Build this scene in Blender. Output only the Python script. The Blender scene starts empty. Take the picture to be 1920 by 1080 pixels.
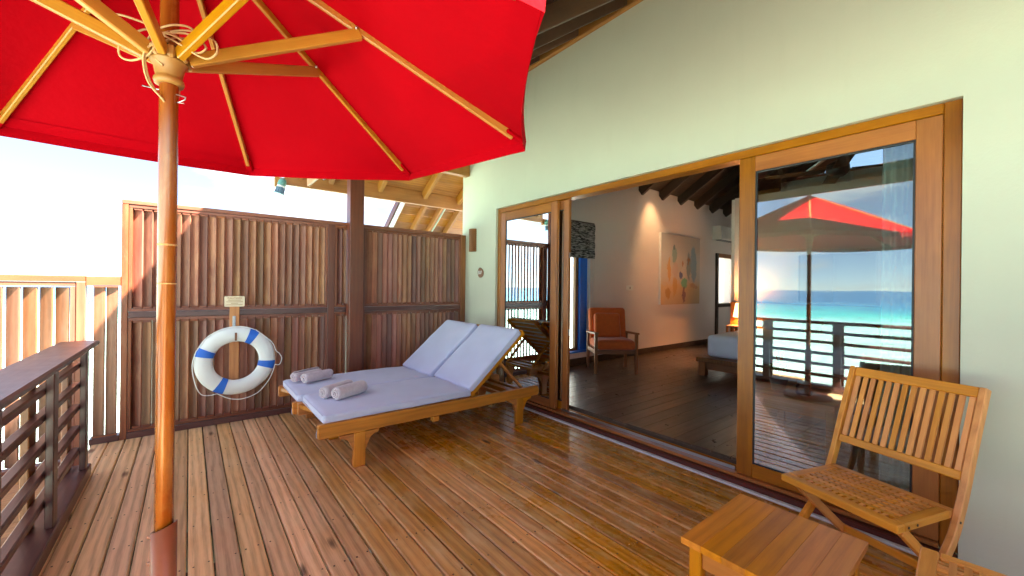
import bpy, bmesh, math, random
from mathutils import Vector, Matrix, Euler, noise as mnoise

random.seed(7)
R = math.radians
SC = bpy.context.scene
COL = SC.collection

# ------------------------------------------------------------------ camera
CAM_H = 1.4
YAW = R(38.63)
cd = bpy.data.cameras.new('camera')
cam = bpy.data.objects.new('camera', cd)
COL.objects.link(cam)
cd.sensor_fit = 'HORIZONTAL'
cd.sensor_width = 36.0
cd.lens = 36.0 * 757.0 / 1920.0
cd.shift_y = -2.0 / 1920.0
cd.clip_start = 0.02
cd.clip_end = 20000
cam.matrix_world = (Matrix.Translation((0, 0, CAM_H)) @ Matrix.Rotation(-YAW, 4, 'Z')
                    @ Matrix.Rotation(R(90), 4, 'X') @ Matrix.Rotation(0.0116, 4, 'Z'))
SC.camera = cam

# ------------------------------------------------------------------ sun, sky, exposure
SUN_DIR = Vector((-0.45, 0.50, -1.0)).normalized()      # travel of the light
sl = bpy.data.lights.new('sun', 'SUN')
sl.energy = 5.0
sl.angle = R(0.53)
sl.color = (1.0, 0.93, 0.82)
sun = bpy.data.objects.new('sun', sl)
COL.objects.link(sun)
sun.rotation_euler = SUN_DIR.to_track_quat('-Z', 'Y').to_euler()

world = bpy.data.worlds.new('World')
SC.world = world
world.use_nodes = True
wt = world.node_tree
wt.nodes.clear()


def N(tree, typ, **kw):
    n = tree.nodes.new(typ)
    for k, v in kw.items():
        if k.startswith('i_'):
            n.inputs[k[2:].replace('_', ' ')].default_value = v
        else:
            setattr(n, k, v)
    return n


def math_node(tree, op, a, b=None, c=None, clamp=False):
    n = tree.nodes.new('ShaderNodeMath')
    n.operation = op
    n.use_clamp = clamp
    for i, v in enumerate((a, b, c)):
        if v is None:
            continue
        if isinstance(v, (int, float)):
            n.inputs[i].default_value = v
        else:
            tree.links.new(v, n.inputs[i])
    return n.outputs[0]


def mixc(tree, fac, a, b, blend='MIX'):
    n = tree.nodes.new('ShaderNodeMix')
    n.data_type = 'RGBA'
    n.blend_type = blend
    for sock, v in ((n.inputs[0], fac), (n.inputs[6], a), (n.inputs[7], b)):
        if isinstance(v, (int, float)):
            sock.default_value = v
        elif isinstance(v, tuple):
            sock.default_value = v if len(v) == 4 else (*v, 1)
        else:
            tree.links.new(v, sock)
    return n.outputs[2]


def ramp(tree, fac, stops, interp='LINEAR'):
    n = tree.nodes.new('ShaderNodeValToRGB')
    cr = n.color_ramp
    cr.interpolation = interp
    while len(cr.elements) < len(stops):
        cr.elements.new(0.5)
    for e, (p, c) in zip(cr.elements, stops):
        e.position = p
        if isinstance(c, (int, float)):
            c = (c, c, c)
        e.color = (*c, 1)
    if fac is not None:
        tree.links.new(fac, n.inputs[0])
    return n.outputs[0]


sky = N(wt, 'ShaderNodeTexSky', sky_type='NISHITA')
sky.sun_disc = False
sun_pos = -SUN_DIR
sky.sun_elevation = math.asin(sun_pos.z)
sky.sun_rotation = math.atan2(sun_pos.x, sun_pos.y)
sky.air_density = 0.5
sky.dust_density = 0.0
sky.ozone_density = 1.5
tc = N(wt, 'ShaderNodeTexCoord')
sep = N(wt, 'ShaderNodeSeparateXYZ')
wt.links.new(tc.outputs['Generated'], sep.inputs[0])
zz = math_node(wt, 'ADD', math_node(wt, 'MAXIMUM', sep.outputs[2], 0.0), 0.16)
cmb = N(wt, 'ShaderNodeCombineXYZ')
wt.links.new(math_node(wt, 'DIVIDE', sep.outputs[0], zz), cmb.inputs[0])
wt.links.new(math_node(wt, 'DIVIDE', sep.outputs[1], zz), cmb.inputs[1])
cmb.inputs[2].default_value = 3.7
cn = N(wt, 'ShaderNodeTexNoise')
cn.inputs['Scale'].default_value = 1.15
cn.inputs['Detail'].default_value = 9
cn.inputs['Roughness'].default_value = 0.56
cn.inputs['Distortion'].default_value = 0.25
wt.links.new(cmb.outputs[0], cn.inputs['Vector'])
cfac = ramp(wt, cn.outputs['Fac'], [(0.47, 0.0), (0.64, 0.9)], 'EASE')
veil = mixc(wt, 0.40, sky.outputs[0], (1.75, 1.8, 1.9))      # thin high haze
skyc = mixc(wt, cfac, veil, (4.6, 4.7, 4.8))
bg = N(wt, 'ShaderNodeBackground')
bg.inputs['Strength'].default_value = 0.05
wt.links.new(skyc, bg.inputs['Color'])
wo = N(wt, 'ShaderNodeOutputWorld')
wt.links.new(bg.outputs[0], wo.inputs['Surface'])

SC.view_settings.view_transform = 'Standard'
SC.view_settings.look = 'None'
SC.view_settings.exposure = 3.6
SC.view_settings.gamma = 1.0
SC.view_settings.use_curve_mapping = False
SC.render.engine = 'CYCLES'
cy = SC.cycles
cy.use_denoising = True
try:
    cy.denoiser = 'OPENIMAGEDENOISE'
    cy.denoising_input_passes = 'RGB_ALBEDO_NORMAL'
except Exception:
    pass
cy.max_bounces = 10
cy.diffuse_bounces = 6
cy.glossy_bounces = 5
cy.transmission_bounces = 6
cy.transparent_max_bounces = 12
cy.sample_clamp_indirect = 8.0
cy.caustics_reflective = False
cy.caustics_refractive = False

# ------------------------------------------------------------------ materials
MATS = {}


def new_mat(name):
    m = bpy.data.materials.new(name)
    m.use_nodes = True
    t = m.node_tree
    t.nodes.clear()
    out = t.nodes.new('ShaderNodeOutputMaterial')
    b = t.nodes.new('ShaderNodeBsdfPrincipled')
    t.links.new(b.outputs[0], out.inputs[0])
    MATS[name] = m
    return m, t, b, out


def obj_coords(t, axis='X', rnd=True):
    tc = N(t, 'ShaderNodeTexCoord')
    v = tc.outputs['Object']
    if axis == 'Z':
        s = N(t, 'ShaderNodeSeparateXYZ')
        t.links.new(v, s.inputs[0])
        c = N(t, 'ShaderNodeCombineXYZ')
        t.links.new(s.outputs[2], c.inputs[0])
        t.links.new(s.outputs[0], c.inputs[1])
        t.links.new(s.outputs[1], c.inputs[2])
        v = c.outputs[0]
    oi = N(t, 'ShaderNodeObjectInfo')
    if rnd:
        sc = N(t, 'ShaderNodeVectorMath', operation='SCALE')
        sc.inputs[0].default_value = (53.0, 31.0, 17.0)
        t.links.new(oi.outputs['Random'], sc.inputs['Scale'])
        ad = N(t, 'ShaderNodeVectorMath', operation='ADD')
        t.links.new(v, ad.inputs[0])
        t.links.new(sc.outputs[0], ad.inputs[1])
        v = ad.outputs[0]
    return v, oi.outputs['Random']


def noise(t, vec, scale, detail=4, rough=0.55, dist=0.0, stretch=None):
    if stretch:
        mp = N(t, 'ShaderNodeMapping')
        mp.inputs['Scale'].default_value = stretch
        t.links.new(vec, mp.inputs['Vector'])
        vec = mp.outputs[0]
    n = N(t, 'ShaderNodeTexNoise')
    n.inputs['Scale'].default_value = scale
    n.inputs['Detail'].default_value = detail
    n.inputs['Roughness'].default_value = rough
    n.inputs['Distortion'].default_value = dist
    t.links.new(vec, n.inputs['Vector'])
    return n.outputs['Fac']


def bump(t, b, h, strength=0.3, dist=0.002):
    n = N(t, 'ShaderNodeBump')
    n.inputs['Strength'].default_value = strength
    n.inputs['Distance'].default_value = dist
    t.links.new(h, n.inputs['Height'])
    t.links.new(n.outputs[0], b.inputs['Normal'])


def wood(name, dark, mid, light, rough=0.45, axis='X', scale=1.0, var=0.25, bmp=0.25, wear=None,
         wear_amt=0.5, coat=0.0, spec=0.5, lit_bleach=None, knots=False, hue=0.004):
    m, t, b, out = new_mat(name)
    v, rnd = obj_coords(t, axis)
    fib = noise(t, v, 1.0, 7, 0.7, 0.3, (3.0 * scale, 95 * scale, 95 * scale))
    wv = N(t, 'ShaderNodeTexWave', wave_type='BANDS', bands_direction='Y')
    wv.inputs['Scale'].default_value = 1.0
    wv.inputs['Distortion'].default_value = 5.0
    wv.inputs['Detail'].default_value = 3.0
    wv.inputs['Detail Scale'].default_value = 1.3
    mp = N(t, 'ShaderNodeMapping')
    mp.inputs['Scale'].default_value = (1.3 * scale, 7 * scale, 7 * scale)
    t.links.new(v, mp.inputs['Vector'])
    t.links.new(mp.outputs[0], wv.inputs['Vector'])
    g = math_node(t, 'ADD', math_node(t, 'MULTIPLY', fib, 0.78), math_node(t, 'MULTIPLY', wv.outputs['Fac'], 0.22))
    c = ramp(t, g, [(0.08, dark), (0.5, mid), (0.92, light)])
    mot = noise(t, v, 2.3, 4, 0.6, 0.0, (0.6, 2, 2))
    c = mixc(t, 1.0, c, ramp(t, mot, [(0.25, 0.68), (0.75, 1.22)]), 'MULTIPLY')
    if wear:
        w = ramp(t, noise(t, v, 5.0, 7, 0.7, 0.4, (0.5, 1.6, 1.6)), [(0.48, 0.0), (0.66, wear_amt)])
        c = mixc(t, w, c, wear)
    rv = rough
    if lit_bleach:  # daylight falloff painted in along world X, together with some weathering
        col, x0, x1 = lit_bleach
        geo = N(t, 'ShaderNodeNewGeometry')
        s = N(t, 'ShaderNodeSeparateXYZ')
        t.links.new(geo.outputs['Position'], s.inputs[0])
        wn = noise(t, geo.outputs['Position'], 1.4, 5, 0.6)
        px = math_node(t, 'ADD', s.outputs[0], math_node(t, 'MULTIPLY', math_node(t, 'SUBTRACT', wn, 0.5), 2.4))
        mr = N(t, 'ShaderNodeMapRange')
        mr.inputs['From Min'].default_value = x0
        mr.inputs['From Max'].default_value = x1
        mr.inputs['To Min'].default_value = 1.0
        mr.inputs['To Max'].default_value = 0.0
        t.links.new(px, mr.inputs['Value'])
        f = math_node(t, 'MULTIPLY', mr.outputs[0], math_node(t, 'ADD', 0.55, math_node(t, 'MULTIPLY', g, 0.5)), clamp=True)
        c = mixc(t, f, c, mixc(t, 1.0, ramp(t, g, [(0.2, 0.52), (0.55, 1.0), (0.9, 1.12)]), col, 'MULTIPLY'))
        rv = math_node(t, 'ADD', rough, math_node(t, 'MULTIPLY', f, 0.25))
    if knots:
        vo = N(t, 'ShaderNodeTexVoronoi')
        vo.inputs['Scale'].default_value = 1.0
        mp2 = N(t, 'ShaderNodeMapping')
        mp2.inputs['Scale'].default_value = (1.6, 5.5, 0.6)
        t.links.new(v, mp2.inputs['Vector'])
        t.links.new(mp2.outputs[0], vo.inputs['Vector'])
        kf = ramp(t, math_node(t, 'ADD', vo.outputs['Distance'], math_node(t, 'MULTIPLY', math_node(t, 'SUBTRACT', fib, 0.5), 0.16)),
                  [(0.05, 0.85), (0.13, 0.0)])
        c = mixc(t, kf, c, tuple(x * 0.3 for x in dark))
    hs = N(t, 'ShaderNodeHueSaturation')
    t.links.new(c, hs.inputs['Color'])
    t.links.new(math_node(t, 'ADD', 1.0 - var, math_node(t, 'MULTIPLY', rnd, 2 * var)), hs.inputs['Value'])
    r2 = math_node(t, 'FRACT', math_node(t, 'MULTIPLY', rnd, 17.31))
    t.links.new(math_node(t, 'ADD', 0.5 - hue, math_node(t, 'MULTIPLY', r2, 2 * hue)), hs.inputs['Hue'])
    t.links.new(math_node(t, 'ADD', 0.94, math_node(t, 'MULTIPLY', r2, 0.12)), hs.inputs['Saturation'])
    t.links.new(hs.outputs[0], b.inputs['Base Color'])
    rn = noise(t, v, 9.0, 4, 0.6)
    rr = math_node(t, 'MULTIPLY', math_node(t, 'ADD', 0.75, math_node(t, 'MULTIPLY', rn, 0.5)), rv, clamp=True)
    t.links.new(rr, b.inputs['Roughness'])
    b.inputs['Specular IOR Level'].default_value = spec
    b.inputs['Coat Weight'].default_value = coat
    b.inputs['Coat Roughness'].default_value = 0.2
    bump(t, b, math_node(t, 'ADD', g, math_node(t, 'MULTIPLY', mot, 0.5)), bmp, 0.002)
    return m


def plain(name, col, rough=0.5, var=0.12, nscale=6.0, bmp=0.0, bscale=60.0, metal=0.0, spec=0.5, coat=0.0, sheen=0.0, objvar=0.0):
    m, t, b, out = new_mat(name)
    v, rnd = obj_coords(t, 'X')
    n = noise(t, v, nscale, 5, 0.6)
    c = mixc(t, 1.0, col, ramp(t, n, [(0.25, 1 - var), (0.75, 1 + var)]), 'MULTIPLY')
    if objvar:
        c = mixc(t, 1.0, c, ramp(t, rnd, [(0.0, 1 - objvar), (1.0, 1 + objvar)]), 'MULTIPLY')
    t.links.new(c, b.inputs['Base Color'])
    b.inputs['Roughness'].default_value = rough
    b.inputs['Metallic'].default_value = metal
    b.inputs['Specular IOR Level'].default_value = spec
    b.inputs['Coat Weight'].default_value = coat
    b.inputs['Sheen Weight'].default_value = sheen
    if bmp:
        bump(t, b, noise(t, v, bscale, 4, 0.65), bmp, 0.003)
    return m


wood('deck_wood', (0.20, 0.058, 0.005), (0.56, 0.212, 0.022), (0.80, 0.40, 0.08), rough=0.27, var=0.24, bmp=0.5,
     wear=(0.66, 0.42, 0.19), wear_amt=0.75, lit_bleach=((0.86, 0.585, 0.33), -0.1, 1.7), knots=True)  # paler open side: mostly daylight put into the colour, partly weathered boards
wood('landing_wood', (0.36, 0.18, 0.07), (0.5, 0.27, 0.11), (0.58, 0.34, 0.16), rough=0.6, var=0.12)
wood('door_wood', (0.16, 0.042, 0.003), (0.34, 0.102, 0.006), (0.46, 0.16, 0.013), rough=0.33, var=0.07, bmp=0.1, scale=0.8)
wood('sill_wood', (0.06, 0.012, 0.008), (0.10, 0.02, 0.012), (0.13, 0.03, 0.016), rough=0.35, var=0.06)
wood('lounger_wood', (0.36, 0.11, 0.010), (0.60, 0.215, 0.020), (0.70, 0.30, 0.04), rough=0.4, var=0.12, bmp=0.2, coat=0.1)
wood('teak', (0.46, 0.15, 0.022), (0.68, 0.26, 0.045), (0.78, 0.35, 0.08), rough=0.45, var=0.16, bmp=0.15)
wood('stool_wood', (0.34, 0.095, 0.006), (0.58, 0.19, 0.010), (0.68, 0.26, 0.024), rough=0.36, var=0.16, bmp=0.15)
wood('screen_frame_wood', (0.11, 0.028, 0.013), (0.23, 0.06, 0.026), (0.32, 0.10, 0.042), rough=0.42, var=0.18, wear=(0.34, 0.16, 0.09), wear_amt=0.3)
wood('slat_wood', (0.11, 0.036, 0.02), (0.235, 0.078, 0.04), (0.34, 0.13, 0.066), rough=0.5, var=0.38, hue=0.014, wear=(0.38, 0.17, 0.08), wear_amt=0.5)
wood('low_slat_wood', (0.13, 0.05, 0.022), (0.22, 0.085, 0.038), (0.29, 0.12, 0.06), rough=0.55, var=0.2, wear=(0.20, 0.12, 0.08), wear_amt=0.5)
wood('low_frame_wood', (0.15, 0.042, 0.017), (0.25, 0.075, 0.032), (0.30, 0.105, 0.05), rough=0.5, var=0.12)
wood('rail_wood', (0.05, 0.016, 0.014), (0.10, 0.034, 0.027), (0.15, 0.055, 0.042), rough=0.33, var=0.18, wear=(0.2, 0.10, 0.08), wear_amt=0.3, bmp=0.4)
wood('rail_back_wood', (0.16, 0.05, 0.02), (0.30, 0.105, 0.04), (0.38, 0.15, 0.07), rough=0.5, var=0.15)
wood('post_wood', (0.10, 0.024, 0.013), (0.15, 0.036, 0.019), (0.19, 0.05, 0.026), rough=0.33, var=0.08)
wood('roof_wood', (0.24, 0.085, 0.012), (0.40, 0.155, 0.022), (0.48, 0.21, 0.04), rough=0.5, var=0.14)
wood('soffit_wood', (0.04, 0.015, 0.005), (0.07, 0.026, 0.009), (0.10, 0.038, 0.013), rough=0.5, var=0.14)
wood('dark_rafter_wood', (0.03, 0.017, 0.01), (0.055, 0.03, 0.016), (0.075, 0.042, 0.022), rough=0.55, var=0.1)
wood('pole_wood', (0.15, 0.03, 0.004), (0.31, 0.072, 0.007), (0.42, 0.13, 0.014), rough=0.24, axis='Z', var=0.0, bmp=0.12, coat=0.5, wear=(0.5, 0.25, 0.07), wear_amt=0.4)
wood('rib_wood', (0.32, 0.11, 0.007), (0.46, 0.18, 0.011), (0.56, 0.25, 0.024), rough=0.4, var=0.07, bmp=0.1, coat=0.15)
wood('floor_wood', (0.055, 0.032, 0.022), (0.11, 0.066, 0.045), (0.16, 0.10, 0.07), rough=0.3, var=0.25, bmp=0.1, scale=0.6)
wood('inner_wood', (0.16, 0.055, 0.014), (0.30, 0.105, 0.026), (0.38, 0.15, 0.04), rough=0.45, var=0.1)
wood('mount_wood', (0.42, 0.15, 0.035), (0.58, 0.22, 0.055), (0.66, 0.3, 0.09), rough=0.5, var=0.05)
wood('desk_wood', (0.012, 0.008, 0.006), (0.022, 0.014, 0.010), (0.03, 0.02, 0.014), rough=0.35, var=0.1)
wood('sconce_wood', (0.12, 0.038, 0.01), (0.26, 0.09, 0.025), (0.34, 0.13, 0.04), rough=0.5, var=0.05, axis='Z')

plain('steel', (0.55, 0.56, 0.58), 0.3, metal=1.0)
plain('galvanised', (0.5, 0.51, 0.52), 0.5, metal=0.8, var=0.2, nscale=20)
plain('copper_paint', (0.32, 0.085, 0.035), 0.38, var=0.1, nscale=12, bmp=0.15, bscale=150, coat=0.1)
plain('scuff', (0.62, 0.36, 0.13), 0.7, var=0.5, nscale=90)
plain('runner_plastic', (0.36, 0.165, 0.04), 0.45, var=0.1)
plain('rope', (0.55, 0.33, 0.15), 0.85, var=0.2, nscale=60, bmp=0.6, bscale=300)
plain('white_rope', (0.8, 0.8, 0.78), 0.8, bmp=0.5, bscale=300)
plain('ring_white', (0.78, 0.78, 0.76), 0.55, var=0.05, nscale=5, bmp=0.25, bscale=16)
plain('tape_blue', (0.02, 0.14, 0.62), 0.5, var=0.1, bmp=0.3, bscale=60)
plain('sign_cream', (0.8, 0.64, 0.44), 0.5, var=0.06)
plain('sign_ink', (0.42, 0.2, 0.06), 0.6)
plain('number_white', (0.85, 0.85, 0.82), 0.5)
plain('plaque_wood', (0.22, 0.085, 0.035), 0.5, var=0.2, nscale=30)
plain('cushion_fabric', (0.57, 0.59, 0.77), 0.85, var=0.05, nscale=3, bmp=0.35, bscale=14, sheen=0.2)
plain('towel', (0.56, 0.46, 0.50), 0.95, var=0.12, nscale=40, bmp=0.9, bscale=190, sheen=0.6)
plain('threshold_white', (0.72, 0.71, 0.7), 0.7, var=0.12, nscale=30, bmp=0.3, bscale=80)
def wall_paint():
    m, t, b, out = new_mat('plaster')
    geo = N(t, 'ShaderNodeNewGeometry')
    P = geo.outputs['Position']
    c = mixc(t, 1.0, (0.54, 0.515, 0.40), ramp(t, noise(t, P, 0.9, 5, 0.6), [(0.25, 0.94), (0.75, 1.05)]), 'MULTIPLY')
    st = ramp(t, noise(t, P, 1.0, 6, 0.65, 0.3, (3, 9, 0.8)), [(0.56, 0.0), (0.8, 0.22)])      # faint rain streaks
    c = mixc(t, st, c, (0.44, 0.41, 0.30))
    sp = ramp(t, noise(t, P, 38.0, 3, 0.7), [(0.72, 0.0), (0.8, 0.25)])
    c = mixc(t, sp, c, (0.45, 0.42, 0.33))
    t.links.new(c, b.inputs['Base Color'])
    b.inputs['Roughness'].default_value = 0.8
    h = math_node(t, 'ADD', noise(t, P, 60.0, 4, 0.6), math_node(t, 'MULTIPLY', noise(t, P, 7.0, 4, 0.6), 1.6))
    bump(t, b, h, 0.3, 0.003)


wall_paint()
plain('inner_plaster', (0.70, 0.63, 0.60), 0.9, var=0.03, nscale=1.0, bmp=0.05, bscale=60)
plain('bright_plaster', (0.82, 0.81, 0.78), 0.9, var=0.03)
plain('black_rubber', (0.015, 0.015, 0.016), 0.5)
plain('black_plastic', (0.02, 0.02, 0.022), 0.4)
plain('white_plastic', (0.72, 0.72, 0.7), 0.4)
plain('grey_plastic', (0.33, 0.33, 0.33), 0.5)
plain('orange_fabric', (0.66, 0.11, 0.010), 0.9, var=0.1, nscale=20, bmp=0.3, bscale=200, sheen=0.3)
plain('linen_white', (0.84, 0.85, 0.93), 0.9, var=0.04, bmp=0.15, bscale=20)
plain('blue_paint', (0.01, 0.16, 0.75), 0.4, var=0.03)
plain('spot_green', (0.10, 0.24, 0.20), 0.45, var=0.3, nscale=50)
plain('spot_blue', (0.10, 0.17, 0.24), 0.4, var=0.3, nscale=50)
plain('nail', (0.06, 0.03, 0.02), 0.5)
plain('leaf', (0.06, 0.16, 0.03), 0.5, var=0.3, nscale=20)
plain('flower', (0.65, 0.12, 0.03), 0.6)
plain('pot', (0.03, 0.03, 0.03), 0.4)
plain('joist_wood', (0.09, 0.055, 0.035), 0.8, var=0.3)
plain('shingle', (0.36, 0.19, 0.13), 0.85, var=0.25, nscale=12, objvar=0.15)
plain('verge_white', (0.72, 0.7, 0.7), 0.6)
plain('verge_mint', (0.5, 0.62, 0.5), 0.6)
plain('chrome_dark', (0.05, 0.045, 0.04), 0.3, metal=0.8)


def special_materials():
    # canopy cloth: thin red acrylic, lets sunlight through
    m, t, b, out = new_mat('canopy_red')
    v, rnd = obj_coords(t, 'X', False)
    n = noise(t, v, 1.6, 4, 0.5)
    c = mixc(t, 1.0, (0.36, 0.0005, 0.005), ramp(t, n, [(0.3, 0.9), (0.7, 1.08)]), 'MULTIPLY')
    t.links.new(c, b.inputs['Base Color'])
    b.inputs['Roughness'].default_value = 0.8
    b.inputs['Specular IOR Level'].default_value = 0.03
    wv = noise(t, v, 420, 2, 0.5)
    fold = noise(t, v, 5.0, 5, 0.6)
    bump(t, b, math_node(t, 'ADD', math_node(t, 'MULTIPLY', wv, 0.03), fold), 0.35, 0.02)
    tr = N(t, 'ShaderNodeBsdfTranslucent')
    tr.inputs['Color'].default_value = (0.95, 0.006, 0.012, 1)
    mx = N(t, 'ShaderNodeMixShader')
    mx.inputs[0].default_value = 0.004
    t.links.new(b.outputs[0], mx.inputs[1])
    t.links.new(tr.outputs[0], mx.inputs[2])
    t.links.new(mx.outputs[0], out.inputs[0])

    # sheer curtain
    m, t, b, out = new_mat('sheer')
    b.inputs['Base Color'].default_value = (0.75, 0.8, 0.78, 1)
    b.inputs['Roughness'].default_value = 0.9
    tr = N(t, 'ShaderNodeBsdfTranslucent')
    tr.inputs['Color'].default_value = (0.7, 0.78, 0.76, 1)
    tp = N(t, 'ShaderNodeBsdfTransparent')
    mx = N(t, 'ShaderNodeMixShader'); mx.inputs[0].default_value = 0.5
    mx2 = N(t, 'ShaderNodeMixShader'); mx2.inputs[0].default_value = 0.3
    t.links.new(b.outputs[0], mx.inputs[1]); t.links.new(tr.outputs[0], mx.inputs[2])
    t.links.new(mx.outputs[0], mx2.inputs[1]); t.links.new(tp.outputs[0], mx2.inputs[2])
    t.links.new(mx2.outputs[0], out.inputs[0])

    # coated glazing: see-through, mirror-like reflections by Fresnel
    m, t, b, out = new_mat('glazing')
    t.nodes.remove(b)
    fr = N(t, 'ShaderNodeFresnel'); fr.inputs['IOR'].default_value = 2.5
    gl = N(t, 'ShaderNodeBsdfGlossy'); gl.inputs['Roughness'].default_value = 0.0
    gl.inputs['Color'].default_value = (0.86, 0.95, 0.94, 1)
    gtc = N(t, 'ShaderNodeTexCoord')
    t.links.new(ramp(t, noise(t, gtc.outputs['Object'], 3.5, 6, 0.7, 0.8), [(0.45, 0.0), (0.75, 0.045)]), gl.inputs['Roughness'])
    gb = N(t, 'ShaderNodeBump'); gb.inputs['Strength'].default_value = 0.03; gb.inputs['Distance'].default_value = 0.02
    t.links.new(noise(t, gtc.outputs['Object'], 1.8, 2, 0.4), gb.inputs['Height'])
    t.links.new(gb.outputs[0], gl.inputs['Normal'])
    tp = N(t, 'ShaderNodeBsdfTransparent'); tp.inputs['Color'].default_value = (0.66, 0.76, 0.73, 1)
    mx = N(t, 'ShaderNodeMixShader')
    t.links.new(fr.outputs[0], mx.inputs[0])
    t.links.new(tp.outputs[0], mx.inputs[1]); t.links.new(gl.outputs[0], mx.inputs[2])
    t.links.new(mx.outputs[0], out.inputs[0])

    m, t, b, out = new_mat('clear_glass')
    t.nodes.remove(b)
    fr = N(t, 'ShaderNodeFresnel'); fr.inputs['IOR'].default_value = 1.5
    gl = N(t, 'ShaderNodeBsdfGlossy'); gl.inputs['Roughness'].default_value = 0.0
    tp = N(t, 'ShaderNodeBsdfTransparent'); tp.inputs['Color'].default_value = (0.9, 0.94, 0.93, 1)
    mx = N(t, 'ShaderNodeMixShader')
    t.links.new(fr.outputs[0], mx.inputs[0])
    t.links.new(tp.outputs[0], mx.inputs[1]); t.links.new(gl.outputs[0], mx.inputs[2])
    t.links.new(mx.outputs[0], out.inputs[0])

    # lagoon: pale over sand close by, turquoise, then deep blue
    m, t, b, out = new_mat('lagoon')
    geo = N(t, 'ShaderNodeNewGeometry')
    ln = N(t, 'ShaderNodeVectorMath', operation='LENGTH')
    t.links.new(geo.outputs['Position'], ln.inputs[0])
    big = noise(t, geo.outputs['Position'], 0.03, 5, 0.6, 0.5)
    d = math_node(t, 'ADD', ln.outputs['Value'], math_node(t, 'MULTIPLY', math_node(t, 'SUBTRACT', big, 0.5), 70.0))
    mr = N(t, 'ShaderNodeMapRange')
    mr.inputs['From Max'].default_value = 160.0
    t.links.new(d, mr.inputs['Value'])
    c = ramp(t, mr.outputs[0], [(0.10, (0.50, 0.68, 0.60)), (0.34, (0.32, 0.64, 0.56)), (0.43, (0.03, 0.40, 0.38)),
                                (0.62, (0.012, 0.16, 0.30)), (1.0, (0.008, 0.09, 0.22))])
    sm = noise(t, geo.outputs['Position'], 0.45, 6, 0.65, 0.6)
    c = mixc(t, 1.0, c, ramp(t, sm, [(0.3, 0.72), (0.7, 1.2)]), 'MULTIPLY')
    t.links.new(c, b.inputs['Base Color'])
    b.inputs['Roughness'].default_value = 0.16
    b.inputs['Specular IOR Level'].default_value = 0.35
    h = math_node(t, 'ADD', noise(t, geo.outputs['Position'], 1.1, 6, 0.6, 0.4), math_node(t, 'MULTIPLY', noise(t, geo.outputs['Position'], 5.0, 3, 0.5), 0.25))
    bump(t, b, h, 0.9, 0.5)

    # lamp shade and bulb
    m, t, b, out = new_mat('lamp_shade')
    b.inputs['Base Color'].default_value = (0.8, 0.55, 0.3, 1)
    b.inputs['Emission Color'].default_value = (1.0, 0.55, 0.2, 1)
    b.inputs['Emission Strength'].default_value = 0.55
    m, t, b, out = new_mat('bulb')
    b.inputs['Emission Color'].default_value = (1.0, 0.72, 0.42, 1)
    b.inputs['Emission Strength'].default_value = 6.0

    # striped blind fabric
    m, t, b, out = new_mat('blind_fabric')
    v, rnd = obj_coords(t, 'X', False)
    n1 = noise(t, v, 1.0, 3, 0.6, 0.3, (9, 9, 75))
    c = ramp(t, n1, [(0.49, (0.012, 0.012, 0.014)), (0.53, (0.32, 0.31, 0.31))])
    t.links.new(c, b.inputs['Base Color'])
    b.inputs['Roughness'].default_value = 0.9

    # painted canvas: loose watercolour figures on a quay
    m, t, b, out = new_mat('canvas')
    tc = N(t, 'ShaderNodeTexCoord')
    s = N(t, 'ShaderNodeSeparateXYZ')
    t.links.new(tc.outputs['Object'], s.inputs[0])
    wob = noise(t, tc.outputs['Object'], 6.0, 4, 0.6)
    wob2 = noise(t, tc.outputs['Object'], 5.2, 4, 0.6, 1.0)
    X = math_node(t, 'ADD', s.outputs[0], math_node(t, 'MULTIPLY', math_node(t, 'SUBTRACT', wob, 0.5), 0.22))
    Z = math_node(t, 'ADD', s.outputs[2], math_node(t, 'MULTIPLY', math_node(t, 'SUBTRACT', wob2, 0.5), 0.22))
    mr = N(t, 'ShaderNodeMapRange')
    mr.inputs['From Min'].default_value = -0.75
    mr.inputs['From Max'].default_value = 0.75
    t.links.new(Z, mr.inputs['Value'])
    c = ramp(t, mr.outputs[0], [(0.0, (0.50, 0.36, 0.22)), (0.26, (0.62, 0.42, 0.22)), (0.36, (0.55, 0.50, 0.44)), (0.7, (0.5, 0.52, 0.52)), (1.0, (0.36, 0.35, 0.36))])
    blots = [(0.52, 0.12, 0.16, 0.45, (0.16, 0.32, 0.48)), (0.3, 0.1, 0.1, 0.34, (0.2, 0.27, 0.3)), (-0.3, 0.3, 0.11, 0.2, (0.2, 0.36, 0.38)),
             (-0.3, 0.48, 0.06, 0.08, (0.1, 0.18, 0.22)), (-0.26, -0.02, 0.12, 0.2, (0.5, 0.42, 0.4)), (-0.5, 0.0, 0.09, 0.3, (0.55, 0.3, 0.08)),
             (-0.28, -0.38, 0.1, 0.22, (0.52, 0.3, 0.1)), (0.12, -0.02, 0.12, 0.18, (0.62, 0.58, 0.55)), (0.05, 0.14, 0.05, 0.07, (0.4, 0.22, 0.12)),
             (-0.02, -0.1, 0.08, 0.08, (0.04, 0.08, 0.3)), (0.12, -0.3, 0.15, 0.14, (0.1, 0.42, 0.26)), (0.1, -0.55, 0.08, 0.2, (0.16, 0.06, 0.1)),
             (0.28, 0.22, 0.06, 0.07, (0.3, 0.13, 0.06)), (-0.55, -0.5, 0.12, 0.12, (0.42, 0.22, 0.05)), (0.55, -0.35, 0.2, 0.06, (0.5, 0.28, 0.16))]
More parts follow.
